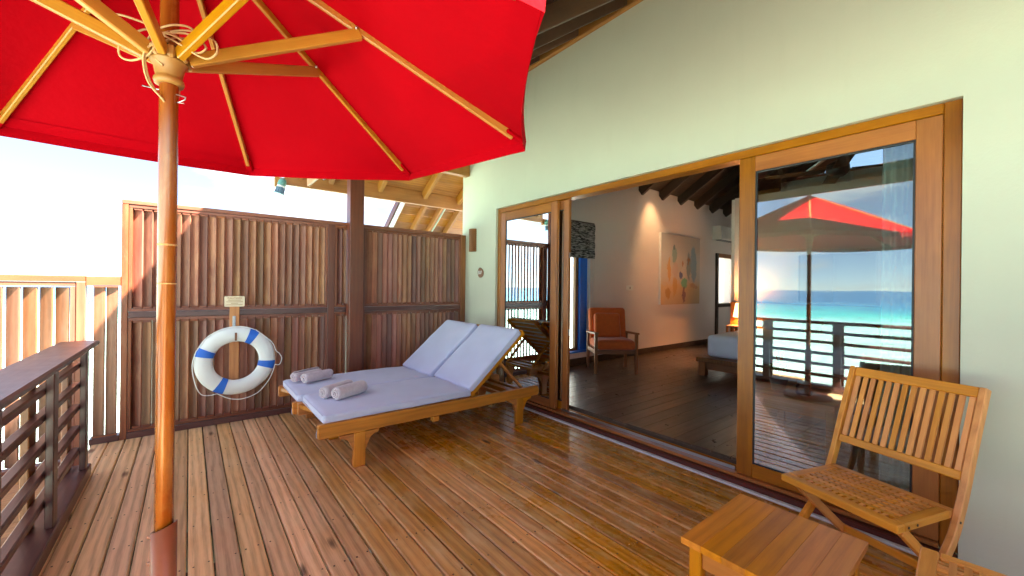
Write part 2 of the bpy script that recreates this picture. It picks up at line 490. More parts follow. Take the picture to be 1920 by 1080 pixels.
    for (x, z, rx, rz, colr) in blots:
        dx = math_node(t, 'POWER', math_node(t, 'DIVIDE', math_node(t, 'SUBTRACT', X, x), rx), 2.0)
        dz = math_node(t, 'POWER', math_node(t, 'ABSOLUTE', math_node(t, 'DIVIDE', math_node(t, 'SUBTRACT', Z, z), rz)), 2.0)
        f = ramp(t, math_node(t, 'ADD', math_node(t, 'ABSOLUTE', dx), dz), [(0.55, 0.85), (1.0, 0.0)])
        c = mixc(t, f, c, colr)
    t.links.new(c, b.inputs['Base Color'])
    b.inputs['Roughness'].default_value = 0.8


special_materials()

# ------------------------------------------------------------------ mesh helpers
OFF = {}
CACHE = {}
ZUP = Vector((0, 0, 1))


def thing(name, label, cat, loc=(0, 0, 0), rotz=0.0, group=None, kind=None, local=False):
    o = bpy.data.objects.new(name, None)
    o.empty_display_size = 0.1
    COL.objects.link(o)
    o.location = loc
    o.rotation_euler = (0, 0, rotz)
    OFF[o.name] = Vector((0, 0, 0)) if local else Vector(loc)
    tag(o, label, cat, group, kind)
    return o


def tag(o, label=None, cat=None, group=None, kind=None):
    if label:
        o['label'] = label
    if cat:
        o['category'] = cat
    if group:
        o['group'] = group
    if kind:
        o['kind'] = kind
    return o


def put(name, me, mat, parent=None, M=None):
    if not me.materials:
        me.materials.append(None)
    o = bpy.data.objects.new(name, me)
    COL.objects.link(o)
    o.material_slots[0].link = 'OBJECT'
    o.material_slots[0].material = MATS[mat]
    M = M or Matrix.Identity(4)
    if parent is None:
        o.matrix_basis = M
        return o
    root = parent
    while root.parent:
        root = root.parent
    off = OFF.get(root.name, Vector((0, 0, 0)))
    M = Matrix.Translation(-off) @ M
    o.parent = parent
    if parent.parent:
        o.matrix_parent_inverse = parent.matrix_basis.inverted()
    elif parent.type == 'MESH':
        o.matrix_parent_inverse = (Matrix.Translation(-off) @ parent.matrix_basis).inverted() if off.length else parent.matrix_basis.inverted()
    o.matrix_basis = M
    return o


def mesh(name, vs, fs, smooth=False):
    me = bpy.data.meshes.new(name)
    me.from_pydata([tuple(v) for v in vs], [], fs)
    me.update()
    if smooth:
        for p in me.polygons:
            p.use_smooth = True
    return me


def cbox(l, w, h, b):
    """chamfered box centred on the origin: 44 triangles"""
    key = ('cbox', round(l, 4), round(w, 4), round(h, 4), round(b, 4))
    if key in CACHE:
        return CACHE[key]
    b = min(b, 0.45 * min(l, w, h))
    bm = bmesh.new()
    bmesh.ops.create_cube(bm, size=1.0)
    for v in bm.verts:
        v.co = Vector((v.co.x * l, v.co.y * w, v.co.z * h))
    if b > 0:
        bmesh.ops.bevel(bm, geom=list(bm.edges), offset=b, segments=1, affect='EDGES', clamp_overlap=True)
    me = bpy.data.meshes.new('box')
    bm.to_mesh(me)
    bm.free()
    CACHE[key] = me
    return me


def frame(p0, p1, up=ZUP):
    p0, p1 = Vector(p0), Vector(p1)
    x = (p1 - p0).normalized()
    up = Vector(up)
    y = up.cross(x)
    if y.length < 1e-5:
        y = Vector((0, 1, 0)).cross(x)
    y.normalize()
    z = x.cross(y)
    c = (p0 + p1) / 2
    return Matrix(((x.x, y.x, z.x, c.x), (x.y, y.y, z.y, c.y), (x.z, y.z, z.z, c.z), (0, 0, 0, 1)))


def beam(name, parent, p0, p1, w, h, mat, up=ZUP, b=0.003):
    return put(name, cbox((Vector(p1) - Vector(p0)).length, w, h, b), mat, parent, frame(p0, p1, up))


def bx(name, parent, x0, x1, y0, y1, z0, z1, mat, b=0.003):
    sx, sy, sz = x1 - x0, y1 - y0, z1 - z0
    cx, cy_, cz = (x0 + x1) / 2, (y0 + y1) / 2, (z0 + z1) / 2
    if sx >= sy and sx >= sz:
        return beam(name, parent, (x0, cy_, cz), (x1, cy_, cz), sy, sz, mat, (0, 0, 1), b)
    if sy >= sz:
        return beam(name, parent, (cx, y0, cz), (cx, y1, cz), sx, sz, mat, (0, 0, 1), b)
    return beam(name, parent, (cx, cy_, z0), (cx, cy_, z1), sx, sy, mat, (0, 1, 0), b)


def tube(name, parent, pts, r, mat, res=8, closed=False, M=None):
    pts = [Vector(p) for p in pts]
    n = len(pts)
    vs, fs = [], []
    nrm = None
    for i, p in enumerate(pts):
        a = pts[(i - 1) % n] if (closed or i > 0) else p
        c = pts[(i + 1) % n] if (closed or i < n - 1) else p
        tdir = (c - a).normalized()
        if nrm is None:
            nrm = tdir.orthogonal().normalized()
        else:
            nrm = (nrm - tdir * nrm.dot(tdir))
            if nrm.length < 1e-6:
                nrm = tdir.orthogonal()
            nrm.normalize()
        bn = tdir.cross(nrm)
        rr = r[i] if isinstance(r, (list, tuple)) else r
        for k in range(res):
            A = 2 * math.pi * k / res
            vs.append(p + (nrm * math.cos(A) + bn * math.sin(A)) * rr)
    m = n if closed else n - 1
    for i in range(m):
        j = (i + 1) % n
        for k in range(res):
            l = (k + 1) % res
            fs.append((i * res + k, i * res + l, j * res + l, j * res + k))
    if not closed:
        fs.append(tuple(range(res - 1, -1, -1)))
        fs.append(tuple((n - 1) * res + k for k in range(res)))
    return put(name, mesh(name, vs, fs, True), mat, parent, M)


def spline(ctrl, per=8, closed=False):
    P = [Vector(p) for p in ctrl]
    n = len(P)
    out = []
    rng = range(n if closed else n - 1)
    for i in rng:
        if closed:
            a, b_, c, d = P[(i - 1) % n], P[i], P[(i + 1) % n], P[(i + 2) % n]
        else:
            a, b_, c, d = P[max(i - 1, 0)], P[i], P[i + 1], P[min(i + 2, n - 1)]
        for k in range(per):
            t = k / per
            out.append(0.5 * ((2 * b_) + (c - a) * t + (2 * a - 5 * b_ + 4 * c - d) * t * t + (3 * b_ - a - 3 * c + d) * t ** 3))
    if not closed:
        out.append(P[-1])
    return out


def lathe(name, parent, prof, mat, seg=32, M=None, smooth=True):
    vs, fs = [], []
    for (r, z) in prof:
        for k in range(seg):
            A = 2 * math.pi * k / seg
            vs.append((r * math.cos(A), r * math.sin(A), z))
    n = len(prof)
    for i in range(n - 1):
        for k in range(seg):
            l = (k + 1) % seg
            fs.append((i * seg + k, i * seg + l, (i + 1) * seg + l, (i + 1) * seg + k))
    fs.append(tuple(range(seg - 1, -1, -1)))
    fs.append(tuple((n - 1) * seg + k for k in range(seg)))
    me = mesh(name, vs, fs, False)
    for p in me.polygons:
        p.use_smooth = smooth and len(p.vertices) == 4
    return put(name, me, mat, parent, M)


def prism(name, parent, poly, h, mat, M=None, b=0.0):
    """polygon in the local XY plane extruded to z = h"""
    n = len(poly)
    vs = [(x, y, 0) for x, y in poly] + [(x, y, h) for x, y in poly]
    fs = [tuple(range(n - 1, -1, -1)), tuple(range(n, 2 * n))]
    for i in range(n):
        j = (i + 1) % n
        fs.append((i, j, n + j, n + i))
    me = mesh(name, vs, fs)
    bm = bmesh.new()
    bm.from_mesh(me)
    bmesh.ops.recalc_face_normals(bm, faces=bm.faces)
    if b:
        bmesh.ops.bevel(bm, geom=[e for e in bm.edges if e.calc_face_angle(0) > 0.6], offset=b, segments=1, affect='EDGES', clamp_overlap=True)
    bm.to_mesh(me)
    bm.free()
    return put(name, me, mat, parent, M)


def rbox(l, w, h, r, n=(16, 12, 4), puff=0.0, wob=0.0, seed=0):
    """soft pad: rounded box with optional crown and unevenness"""
    bm = bmesh.new()
    bmesh.ops.create_cube(bm, size=2.0)
    bm.free()
    vs, fs, idx = [], [], {}

    def vert(i, j, k):
        key = (i, j, k)
        if key in idx:
            return idx[key]
        x, y, z = (i / n[0] - 0.5) * l, (j / n[1] - 0.5) * w, (k / n[2] - 0.5) * h
        ix = max(-l / 2 + r, min(l / 2 - r, x)); iy = max(-w / 2 + r, min(w / 2 - r, y)); iz = max(-h / 2 + r, min(h / 2 - r, z))
        d = Vector((x - ix, y - iy, z - iz))
        p = Vector((ix, iy, iz))
        if d.length > 1e-9:
            p += d.normalized() * min(r, d.length if d.length < r else r)
        if puff:
            f = (1 - (2 * x / l) ** 4) * (1 - (2 * y / w) ** 4)
            p.z += puff * f * (1 if z > 0 else -0.2) * (abs(2 * z / h))
        if wob:
            q = Vector((p.x * 5 + seed, p.y * 5, p.z * 5))
            p += Vector((mnoise.noise(q), mnoise.noise(q + Vector((9, 3, 1))), mnoise.noise(q + Vector((2, 7, 5))))) * wob
        vs.append(p)
        idx[key] = len(vs) - 1
        return idx[key]
    for k in (0, n[2]):
        for i in range(n[0]):
            for j in range(n[1]):
                f = (vert(i, j, k), vert(i + 1, j, k), vert(i + 1, j + 1, k), vert(i, j + 1, k))
                fs.append(f if k else f[::-1])
    for j in (0, n[1]):
        for i in range(n[0]):
            for k in range(n[2]):
                f = (vert(i, j, k), vert(i + 1, j, k), vert(i + 1, j, k + 1), vert(i, j, k + 1))
                fs.append(f if j == 0 else f[::-1])
    for i in (0, n[0]):
        for j in range(n[1]):
            for k in range(n[2]):
                f = (vert(i, j, k), vert(i, j + 1, k), vert(i, j + 1, k + 1), vert(i, j, k + 1))
                fs.append(f if i else f[::-1])
    return mesh('pad', vs, fs, True)


def text_mesh(body, size, depth=0.001):
    cu = bpy.data.curves.new('lettering', 'FONT')
    cu.body = body
    cu.size = size
    cu.extrude = depth
    cu.align_x = 'CENTER'
    cu.align_y = 'CENTER'
    cu.resolution_u = 2
    o = bpy.data.objects.new('lettering', cu)
    COL.objects.link(o)
    dg = bpy.context.evaluated_depsgraph_get()
    me = bpy.data.meshes.new_from_object(o.evaluated_get(dg))
    bpy.data.objects.remove(o)
    me.materials.clear()
    return me


def sheet(name, parent, pts, mat, th=0.0):
    """planar polygon, optionally with thickness th downwards"""
    pts = [Vector(p) for p in pts]
    n = len(pts)
    if th:
        nr = (pts[1] - pts[0]).cross(pts[2] - pts[0]).normalized()
        vs = pts + [p - nr * th for p in pts]
        fs = [tuple(range(n)), tuple(range(2 * n - 1, n - 1, -1))] + [(i, n + i, n + (i + 1) % n, (i + 1) % n) for i in range(n)]
    else:
        vs, fs = pts, [tuple(range(n))]
    return put(name, mesh(name, vs, fs), mat, parent)


def copy_thing(root, label, loc, rotz=None, group=None):
    r = root.copy()
    COL.objects.link(r)
    r.location = loc
    if rotz is not None:
        r.rotation_euler = (0, 0, rotz)
    r['label'] = label
    if group:
        r['group'] = group
    for ch in root.children:
        c = ch.copy()
        COL.objects.link(c)
        c.parent = r
        for g in ch.children:
            d = g.copy()
            COL.objects.link(d)
            d.parent = c
            d.matrix_parent_inverse = g.matrix_parent_inverse.copy()
    return r


# ------------------------------------------------------------------ sea
def build_sea():
    vs, fs = [], []
    radii = [0, 6, 14, 30, 60, 120, 250, 600, 1500, 4000, 9000]
    seg = 48
    vs.append((0, 0, -1.9))
    for r in radii[1:]:
        for k in range(seg):
            A = 2 * math.pi * k / seg
            vs.append((r * math.cos(A), r * math.sin(A), -1.9))
    for k in range(seg):
        fs.append((0, 1 + k, 1 + (k + 1) % seg))
    for i in range(len(radii) - 2):
        for k in range(seg):
            a, b_ = 1 + i * seg + k, 1 + i * seg + (k + 1) % seg
            fs.append((a, a + seg, b_ + seg, b_))
    o = put('sea', mesh('sea', vs, fs), 'lagoon')
    tag(o, kind='structure')


build_sea()

# ------------------------------------------------------------------ deck
DECK_Y0, DECK_Y1 = -3.0, 4.965


def build_deck():
    d = bpy.data.objects.new('deck', None)
    COL.objects.link(d)
    tag(d, kind='structure')
    OFF[d.name] = Vector((0, 0, 0))
    k = 0
    x = -0.542 - 0.109
    rnd = random.Random(3)
    while x < 3.0:
        w = 0.109 - rnd.uniform(0.007, 0.0105)
        if x + 0.109 > 3.03:
            w = 3.026 - x - 0.006
        dz = rnd.uniform(-0.0015, 0.0015)
        cut = None
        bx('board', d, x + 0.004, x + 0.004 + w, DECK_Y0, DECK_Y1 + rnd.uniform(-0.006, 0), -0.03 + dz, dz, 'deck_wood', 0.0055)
        x += 0.109
        k += 1
    y = -2.8
    while y < 4.8:
        bx('joist', d, -0.66, 3.04, y - 0.035, y + 0.035, -0.24, -0.034, 'joist_wood', 0.004)
        y += 0.41
    bx('rim_joist', d, -0.66, 3.04, 4.90, 4.966, -0.24, -0.034, 'joist_wood', 0.004)
    bx('rim_board', d, -0.66, 3.04, 4.968, 5.04, -0.24, -0.002, 'joist_wood', 0.002)
    # fixings along the joists
    hm = cbox(0.007, 0.007, 0.002, 0.0)
    y = -2.8
    while y < 5.0:
        if y > 0.5:
            for i in range(34):
                xx = -0.542 - 0.109 + i * 0.109
                for dx in (0.028, 0.084):
                    if xx + dx < 2.98 and rnd.random() < 0.8:
                        put('screw', hm, 'nail', d, Matrix.Translation((xx + dx + rnd.uniform(-.004, .004), y + rnd.uniform(-.01, .01), 0.0012)))
        y += 0.41
    # landing outside the rail, one step down
    l = bpy.data.objects.new('landing', None)
    COL.objects.link(l)
    tag(l, kind='structure')
    for i in range(14):
        yy = 2.35 + i * 0.19
        bx('board', l, -2.3, -0.675, yy, yy + 0.182, -0.2, -0.17, 'landing_wood', 0.004)
    for xx in (-2.2, -1.5, -0.8):
        bx('joist', l, xx - 0.03, xx + 0.03, 2.36, 5.0, -0.33, -0.204, 'joist_wood')
    # piles that carry the deck
    for (px, py) in ((-0.55, 4.7), (1.3, 4.7), (-0.55, 1.5), (1.3, 1.5), (-2.0, 4.7), (-2.0, 2.6)):
        lathe('pile', d, [(0.11, -4.0), (0.11, -0.36 if px < -1 else -0.25)], 'joist_wood', 16, Matrix.Translation((px, py, 0)))


build_deck()


# ------------------------------------------------------------------ villa shell
WX = 3.1          # outer face of the door wall
OY0, OY1, OZ = 0.18, 4.23, 2.412   # door opening
FLOOR = 0.1
EAVE_X, EAVE_Z, SLOPE = 1.0, 2.50, 0.74
ENDY = 5.045       # end of the door wall
RY0 = -8.0
IY = 4.64         # inner face of the end wall


def roof_z(x):
    return EAVE_Z + SLOPE * (x - EAVE_X)


def build_villa():
    v = thing('villa', 'pale green plastered villa with brown timber roof and wide glass doors', 'building', (6.5, 1.0, 0))
    t = 0.2
    # door wall in butted pieces round the opening
    bx('wall', v, WX, WX + t, OY1, ENDY, -0.3, 4.05, 'plaster', 0.0)
    bx('wall', v, WX, WX + t, RY0, OY0, -0.3, 4.05, 'plaster', 0.0)
    bx('wall', v, WX, WX + t, OY0, OY1, OZ, 4.05, 'plaster', 0.0)
    bx('wall_plate', v, WX - 0.05, WX - 0.002, RY0, 4.7, 3.93, 4.05, 'roof_wood', 0.004)
    # main roof: soffit boards on rafters, front slope
    for i in range(22):
        y = 4.55 - i * 0.58
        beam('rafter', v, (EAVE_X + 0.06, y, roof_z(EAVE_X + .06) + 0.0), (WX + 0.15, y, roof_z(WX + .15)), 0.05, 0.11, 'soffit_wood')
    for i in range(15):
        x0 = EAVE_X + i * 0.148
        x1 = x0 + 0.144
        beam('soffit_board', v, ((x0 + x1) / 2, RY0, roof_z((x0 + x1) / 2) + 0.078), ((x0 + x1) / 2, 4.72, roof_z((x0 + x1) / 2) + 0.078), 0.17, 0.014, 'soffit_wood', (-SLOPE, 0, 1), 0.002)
    bx('fascia', v, EAVE_X - 0.03, EAVE_X - 0.004, RY0, 4.74, EAVE_Z - 0.05, EAVE_Z + 0.12, 'roof_wood', 0.004)
    # roof covering, both slopes, with an open light well over the bathroom
    rx = 7.2
    sheet('roof', v, [(EAVE_X - 0.08, RY0, roof_z(EAVE_X - .08) + 0.13), (rx, RY0, roof_z(rx) + 0.13), (rx, 4.76, roof_z(rx) + 0.13), (EAVE_X - 0.08, 4.76, roof_z(EAVE_X - .08) + 0.13)], 'shingle', 0.03)
    zr = roof_z(rx) + 0.12
    def back(x):
        return zr - SLOPE * (x - rx)
    for (xa, xb, ya, yb) in ((rx, 9.4, RY0, 4.76), (9.4, 11.4, RY0, 0.2), (9.4, 11.4, 3.5, 4.76), (11.4, 13.4, RY0, 4.76)):
        sheet('roof', v, [(xa, ya, back(xa)), (xb, ya, back(xb)), (xb, yb, back(xb)), (xa, yb, back(xa))], 'shingle', 0.03)
    # end wall with window and vanity opening, in butted pieces
    wx0, wx1, wz0, wz1 = 4.35, 5.44, 0.30, 2.5
    nx0, nx1, nz0, nz1 = 10.22, 11.02, 1.02, 2.2
    E = 'inner_plaster'
    y0, y1 = IY, IY + 0.2
    for (a, b_, c, d) in ((WX + t, wx0, -0.3, 3.5), (wx0, wx1, -0.3, wz0), (wx0, wx1, wz1, 3.5), (wx1, nx0, -0.3, 3.5), (nx0, nx1, -0.3, nz0), (nx0, nx1, nz1, 3.5), (nx1, 12.0, -0.3, 3.5)):
        bx('end_wall', v, a, b_, y0, y1, c, d, E, 0.0)
    # gable infill above the end wall, keeps daylight out of the roof space
    vs = [(WX + t, y0 + 0.02, 3.5), (12.0, y0 + 0.02, 3.5), (12.0, y0 + 0.02, back(12.0) - 0.03), (rx, y0 + 0.02, zr - 0.05), (WX + t, y0 + 0.02, roof_z(WX + t) + 0.08)]
    sheet('gable_infill', v, vs, E, -0.16)
    # back and far walls
    bx('back_wall', v, 12.0, 12.2, -2.2, y1, -0.3, 3.6, E, 0.0)
    bx('back_wall', v, WX + t, 12.0, -2.2, -2.0, -0.3, 7.0, E, 0.0)
    # inner lining of the door wall is the wall itself; partition behind the bed with opening to the bathroom
    px = 8.42
    for (ya, yb, za, zb) in ((-2.0, 1.38, 0.1, 3.2), (2.42, 3.5, 0.1, 3.2), (1.38, 2.42, 0.1, 1.2), (1.38, 2.42, 2.02, 3.2)):
        bx('partition', v, px, px + 0.1, ya, yb, za, zb, E, 0.0)
    bx('bathroom_wall', v, 11.2, 11.3, -0.2, 3.6, 0.1, 4.0, 'bright_plaster', 0.0)
    bx('bathroom_wall', v, px + 0.1, 11.2, 3.5, 3.6, 0.1, 3.2, 'bright_plaster', 0.0)
    bx('bathroom_wall', v, px + 0.1, 11.2, -0.3, -0.2, 0.1, 4.0, 'bright_plaster', 0.0)
    bx('bathroom_wall', v, 8.9, 11.19, 2.56, 2.64, 0.13, 2.75, 'bright_plaster', 0.0)
    bx('bathroom_floor', v, px + 0.101, 11.199, -0.199, 3.499, FLOOR + 0.001, 0.128, 'bright_plaster', 0.0)
    bx('shower_screen', v, 10.2, 10.23, 1.2, 1.7, 0.13, 2.1, 'bright_plaster', 0.0)
    bx('bathroom_window', v, 11.185, 11.197, 1.5, 1.75, 1.2, 1.6, 'spot_blue', 0.0)
    # vanity niche outside the end wall, open to the sky
    bx('niche_wall', v, 9.9, 11.6, 6.1, 6.2, 0.1, 2.6, 'bright_plaster', 0.0)
    bx('niche_wall', v, 11.5, 11.6, y1, 6.1, 0.1, 2.6, 'bright_plaster', 0.0)
    bx('niche_shelf', v, nx0 + .001, nx1 - .001, y1 - 0.19, 5.6, 1.03, 1.06, 'bright_plaster', 0.0)
    # inner ceiling: two pitched planes and dark rafters on the end pitch
    za, zf = 3.42, 4.05
    def cA(y):
        return za + 0.65 * (IY - y)
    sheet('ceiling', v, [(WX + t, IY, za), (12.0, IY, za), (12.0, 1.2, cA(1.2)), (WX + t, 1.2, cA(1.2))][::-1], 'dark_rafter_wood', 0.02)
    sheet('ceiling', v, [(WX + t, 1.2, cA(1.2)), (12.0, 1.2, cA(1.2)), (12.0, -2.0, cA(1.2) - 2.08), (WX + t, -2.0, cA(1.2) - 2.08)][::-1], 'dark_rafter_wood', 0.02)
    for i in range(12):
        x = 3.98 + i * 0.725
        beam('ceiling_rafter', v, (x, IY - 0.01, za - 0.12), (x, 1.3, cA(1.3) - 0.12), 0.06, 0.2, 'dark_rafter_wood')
    # inner floor of planks, running away from the doors
    rnd = random.Random(11)
    y = -1.98
    while y < IY - 0.02:
        w = min(0.16, IY - y - 0.004)
        x = WX + t
        xe = x + rnd.uniform(0.6, 2.4)
        while x < 12.0:
            xe = min(xe, 11.99)
            bx('plank', v, x, xe - 0.003, y, y + w - 0.003, FLOOR - 0.02, FLOOR, 'floor_wood', 0.001)
            x = xe
            xe = x + rnd.uniform(1.6, 2.8)
            if x > 11.9:
                break
        y += 0.16
    bx('subfloor', v, WX + t + .001, 12.0, -2.0, IY, -0.05, FLOOR - 0.021, 'joist_wood', 0.0)
    bx('skirting', v, WX + t + .01, nx0 - .05, IY - 0.018, IY - 0.001, FLOOR, FLOOR + 0.11, 'dark_rafter_wood', 0.003)
    # threshold strips below the doors
    bx('threshold_strip', v, 3.034, 3.072, OY0 - 0.4, OY1 + 0.05, -0.03, 0.006, 'threshold_white', 0.004)
    bx('riser', v, 3.074, 3.128, OY0 - 0.4, OY1 + 0.05, -0.05, 0.03, 'sill_wood', 0.004) if False else None
    bx('riser', v, 3.075, WX + 0.03, OY0 + 0.002, OY1 - 0.002, -0.04, 0.036, 'sill_wood', 0.004)
    # porch roof at the far corner: beam on the post, rafters running out to the eaves board
    bx('porch_beam', v, 0.95, WX - 0.006, 4.86, 4.96, 2.96, 3.19, 'roof_wood', 0.004)
    bx('eaves_board', v, 0.93, 3.7, 5.78, 5.84, 2.66, 2.86, 'roof_wood', 0.004)
    bx('eaves_board', v, 0.82, 0.928, 5.775, 5.845, 2.62, 2.74, 'roof_wood', 0.004)
    def pz(y):
        return 2.72 + (5.8 - y) * 0.6
    for x in (1.10, 1.47, 2.14, 2.845, 3.45):
        beam('porch_rafter', v, (x, 5.77, pz(5.77) + 0.06), (x, 4.6 if x < 3 else 5.1, pz(4.6 if x < 3 else 5.1) + 0.06), 0.06, 0.13, 'roof_wood')
    sheet('shade_roof', v, [(0.95, 5.9, pz(5.9) + 0.2), (7.0, 5.9, pz(5.9) + 0.2), (7.0, -0.4, pz(-0.4) + 0.2), (0.95, -0.4, pz(-0.4) + 0.2)][::-1], 'shingle', -0.03)  # added unseen upper tier, there to shade the deck corner and screen
    sl_n = Vector((0, 0.6, 1))
    for i in range(8):
        yc = 5.86 - i * 0.16 - 0.078
        zc = pz(yc) + 0.145
        beam('porch_board', v, (0.95, yc, zc), (3.7 if yc > 5.16 else WX - 0.008, yc, zc), 0.184, 0.014, 'roof_wood', sl_n, 0.002)
    return v


build_villa()


def build_roof_post():
    o = bx('roof_post', None, 1.44, 1.60, 4.80, 4.94, 0.0, 2.955, 'post_wood', 0.006)
    tag(o, 'square dark red-brown roof post in front of the slatted screen', 'post')


build_roof_post()


# ------------------------------------------------------------------ doors
def leaf(name, label, xa, xb, ya, yb, st, top, bot, zt=2.35, zb=0.065, g=True):
    t = thing(name, label, 'door', (xa, (ya + yb) / 2, zb))
    bx('stile', t, xa, xb, ya, ya + st, zb, zt, 'door_wood', 0.004)
    bx('stile', t, xa, xb, yb - st, yb, zb, zt, 'door_wood', 0.004)
    bx('rail', t, xa + .0015, xb - .0015, ya + st, yb - st, zt - top, zt, 'door_wood', 0.003)
    bx('rail', t, xa + .0015, xb - .0015, ya + st, yb - st, zb, zb + bot, 'door_wood', 0.003)
    xm = (xa + xb) / 2
    gy0, gy1, gz0, gz1 = ya + st, yb - st, zb + bot, zt - top
    s = 0.010
    pane = sheet('pane', t, [(xm - .008, gy0 + s, gz0 + s), (xm - .008, gy1 - s, gz0 + s), (xm - .008, gy1 - s, gz1 - s), (xm - .008, gy0 + s, gz1 - s)], 'glazing')
    sheet('inner_pane', t, [(xm + .009, gy0 + s, gz0 + s), (xm + .009, gy1 - s, gz0 + s), (xm + .0105, gy1 - s, gz1 - s), (xm + .0105, gy0 + s, gz1 - s)], 'clear_glass')
    for (a, b_, c, d) in ((gy0, gy0 + s, gz0, gz1), (gy1 - s, gy1, gz0, gz1), (gy0 + s, gy1 - s, gz0, gz0 + s), (gy0 + s, gy1 - s, gz1 - s, gz1)):
        bx('gasket', pane, xa + 0.008, xb - 0.008, a, b_, c, d, 'black_rubber', 0.0)
    return t


def build_doors():
    f = thing('door_frame', 'golden-brown timber surround of the sliding glass doors', 'door frame', (3.2, 2.2, 0.0))
    xa, xb = WX + 0.032, WX + 0.17
    bx('jamb', f, xa, xb, OY0 + .003, OY0 + 0.07, 0.038, OZ - .003, 'door_wood', 0.004)
    bx('jamb', f, xa, xb, OY1 - 0.06, OY1 - .003, 0.038, OZ - .003, 'door_wood', 0.004)
    bx('head', f, xa, xb, OY0 + 0.071, OY1 - 0.061, 2.352, OZ - .003, 'door_wood', 0.004)
    bx('sill', f, xa - 0.02, xb, OY0 + 0.071, OY1 - 0.061, 0.038, 0.062, 'door_wood', 0.004)
    bx('track', f, xa + 0.045, xa + 0.052, 1.30, 3.1, 0.0625, 0.085, 'steel', 0.001)
    bx('track', f, xa + 0.085, xa + 0.092, 1.30, 3.1, 0.0625, 0.085, 'door_wood', 0.001)
    leaf('glass_door', 'left glass door leaf reflecting the screen behind the lounger backs', xa + .005, xa + 0.048, 3.15, OY1 - 0.062, 0.095, 0.105, 0.09)
    leaf('glass_door', 'second glass leaf slid open behind the left door', xa + 0.055, xa + 0.098, 3.02, 4.08, 0.075, 0.095, 0.09)
    leaf('glass_door', 'right glass door leaf reflecting the red umbrella and the sea', xa + .005, xa + 0.048, OY0 + 0.072, 1.275, 0.105, 0.105, 0.095)
    h = thing('door_latch', 'small steel latch plates on the edge of the open door leaf', 'latch', (xa + .1, 3.018, 1.1))
    bx('plate', h, xa + 0.07, xa + 0.085, 3.0165, 3.0195, 1.72, 1.78, 'steel', 0.0005)
    bx('plate', h, xa + 0.07, xa + 0.085, 3.0165, 3.0195, 0.88, 0.95, 'steel', 0.0005)


build_doors()


# ------------------------------------------------------------------ louvred screens
SY = 4.995


def louvres(parent, x0, x1, z0, z1, pitch, mat, ang=38, chord=1.25, th=0.014, name='slat', rnd=random.Random(5)):
    n = max(1, int(round((x1 - x0) / pitch)))
    p = (x1 - x0) / n
    a = R(ang)
    cdir = Vector((-math.cos(a), math.sin(a), 0))
    ndir = Vector((-math.sin(a), -math.cos(a), 0))
    c = p * chord
    me = cbox(z1 - z0, c, th, 0.002)
    for i in range(n):
        cx = x0 + (i + 0.5) * p
        da = rnd.uniform(-0.07, 0.07)
        q = Matrix.Rotation(da, 4, 'Z')
        cd2, nd2 = q @ cdir, q @ ndir
        X, Y, Z = ZUP, cd2, ZUP.cross(cd2)
        M = Matrix(((X.x, Y.x, Z.x, cx), (X.y, Y.y, Z.y, SY), (X.z, Y.z, Z.z, (z0 + z1) / 2), (0, 0, 0, 1)))
        put(name, me, mat, parent, M)
    return p


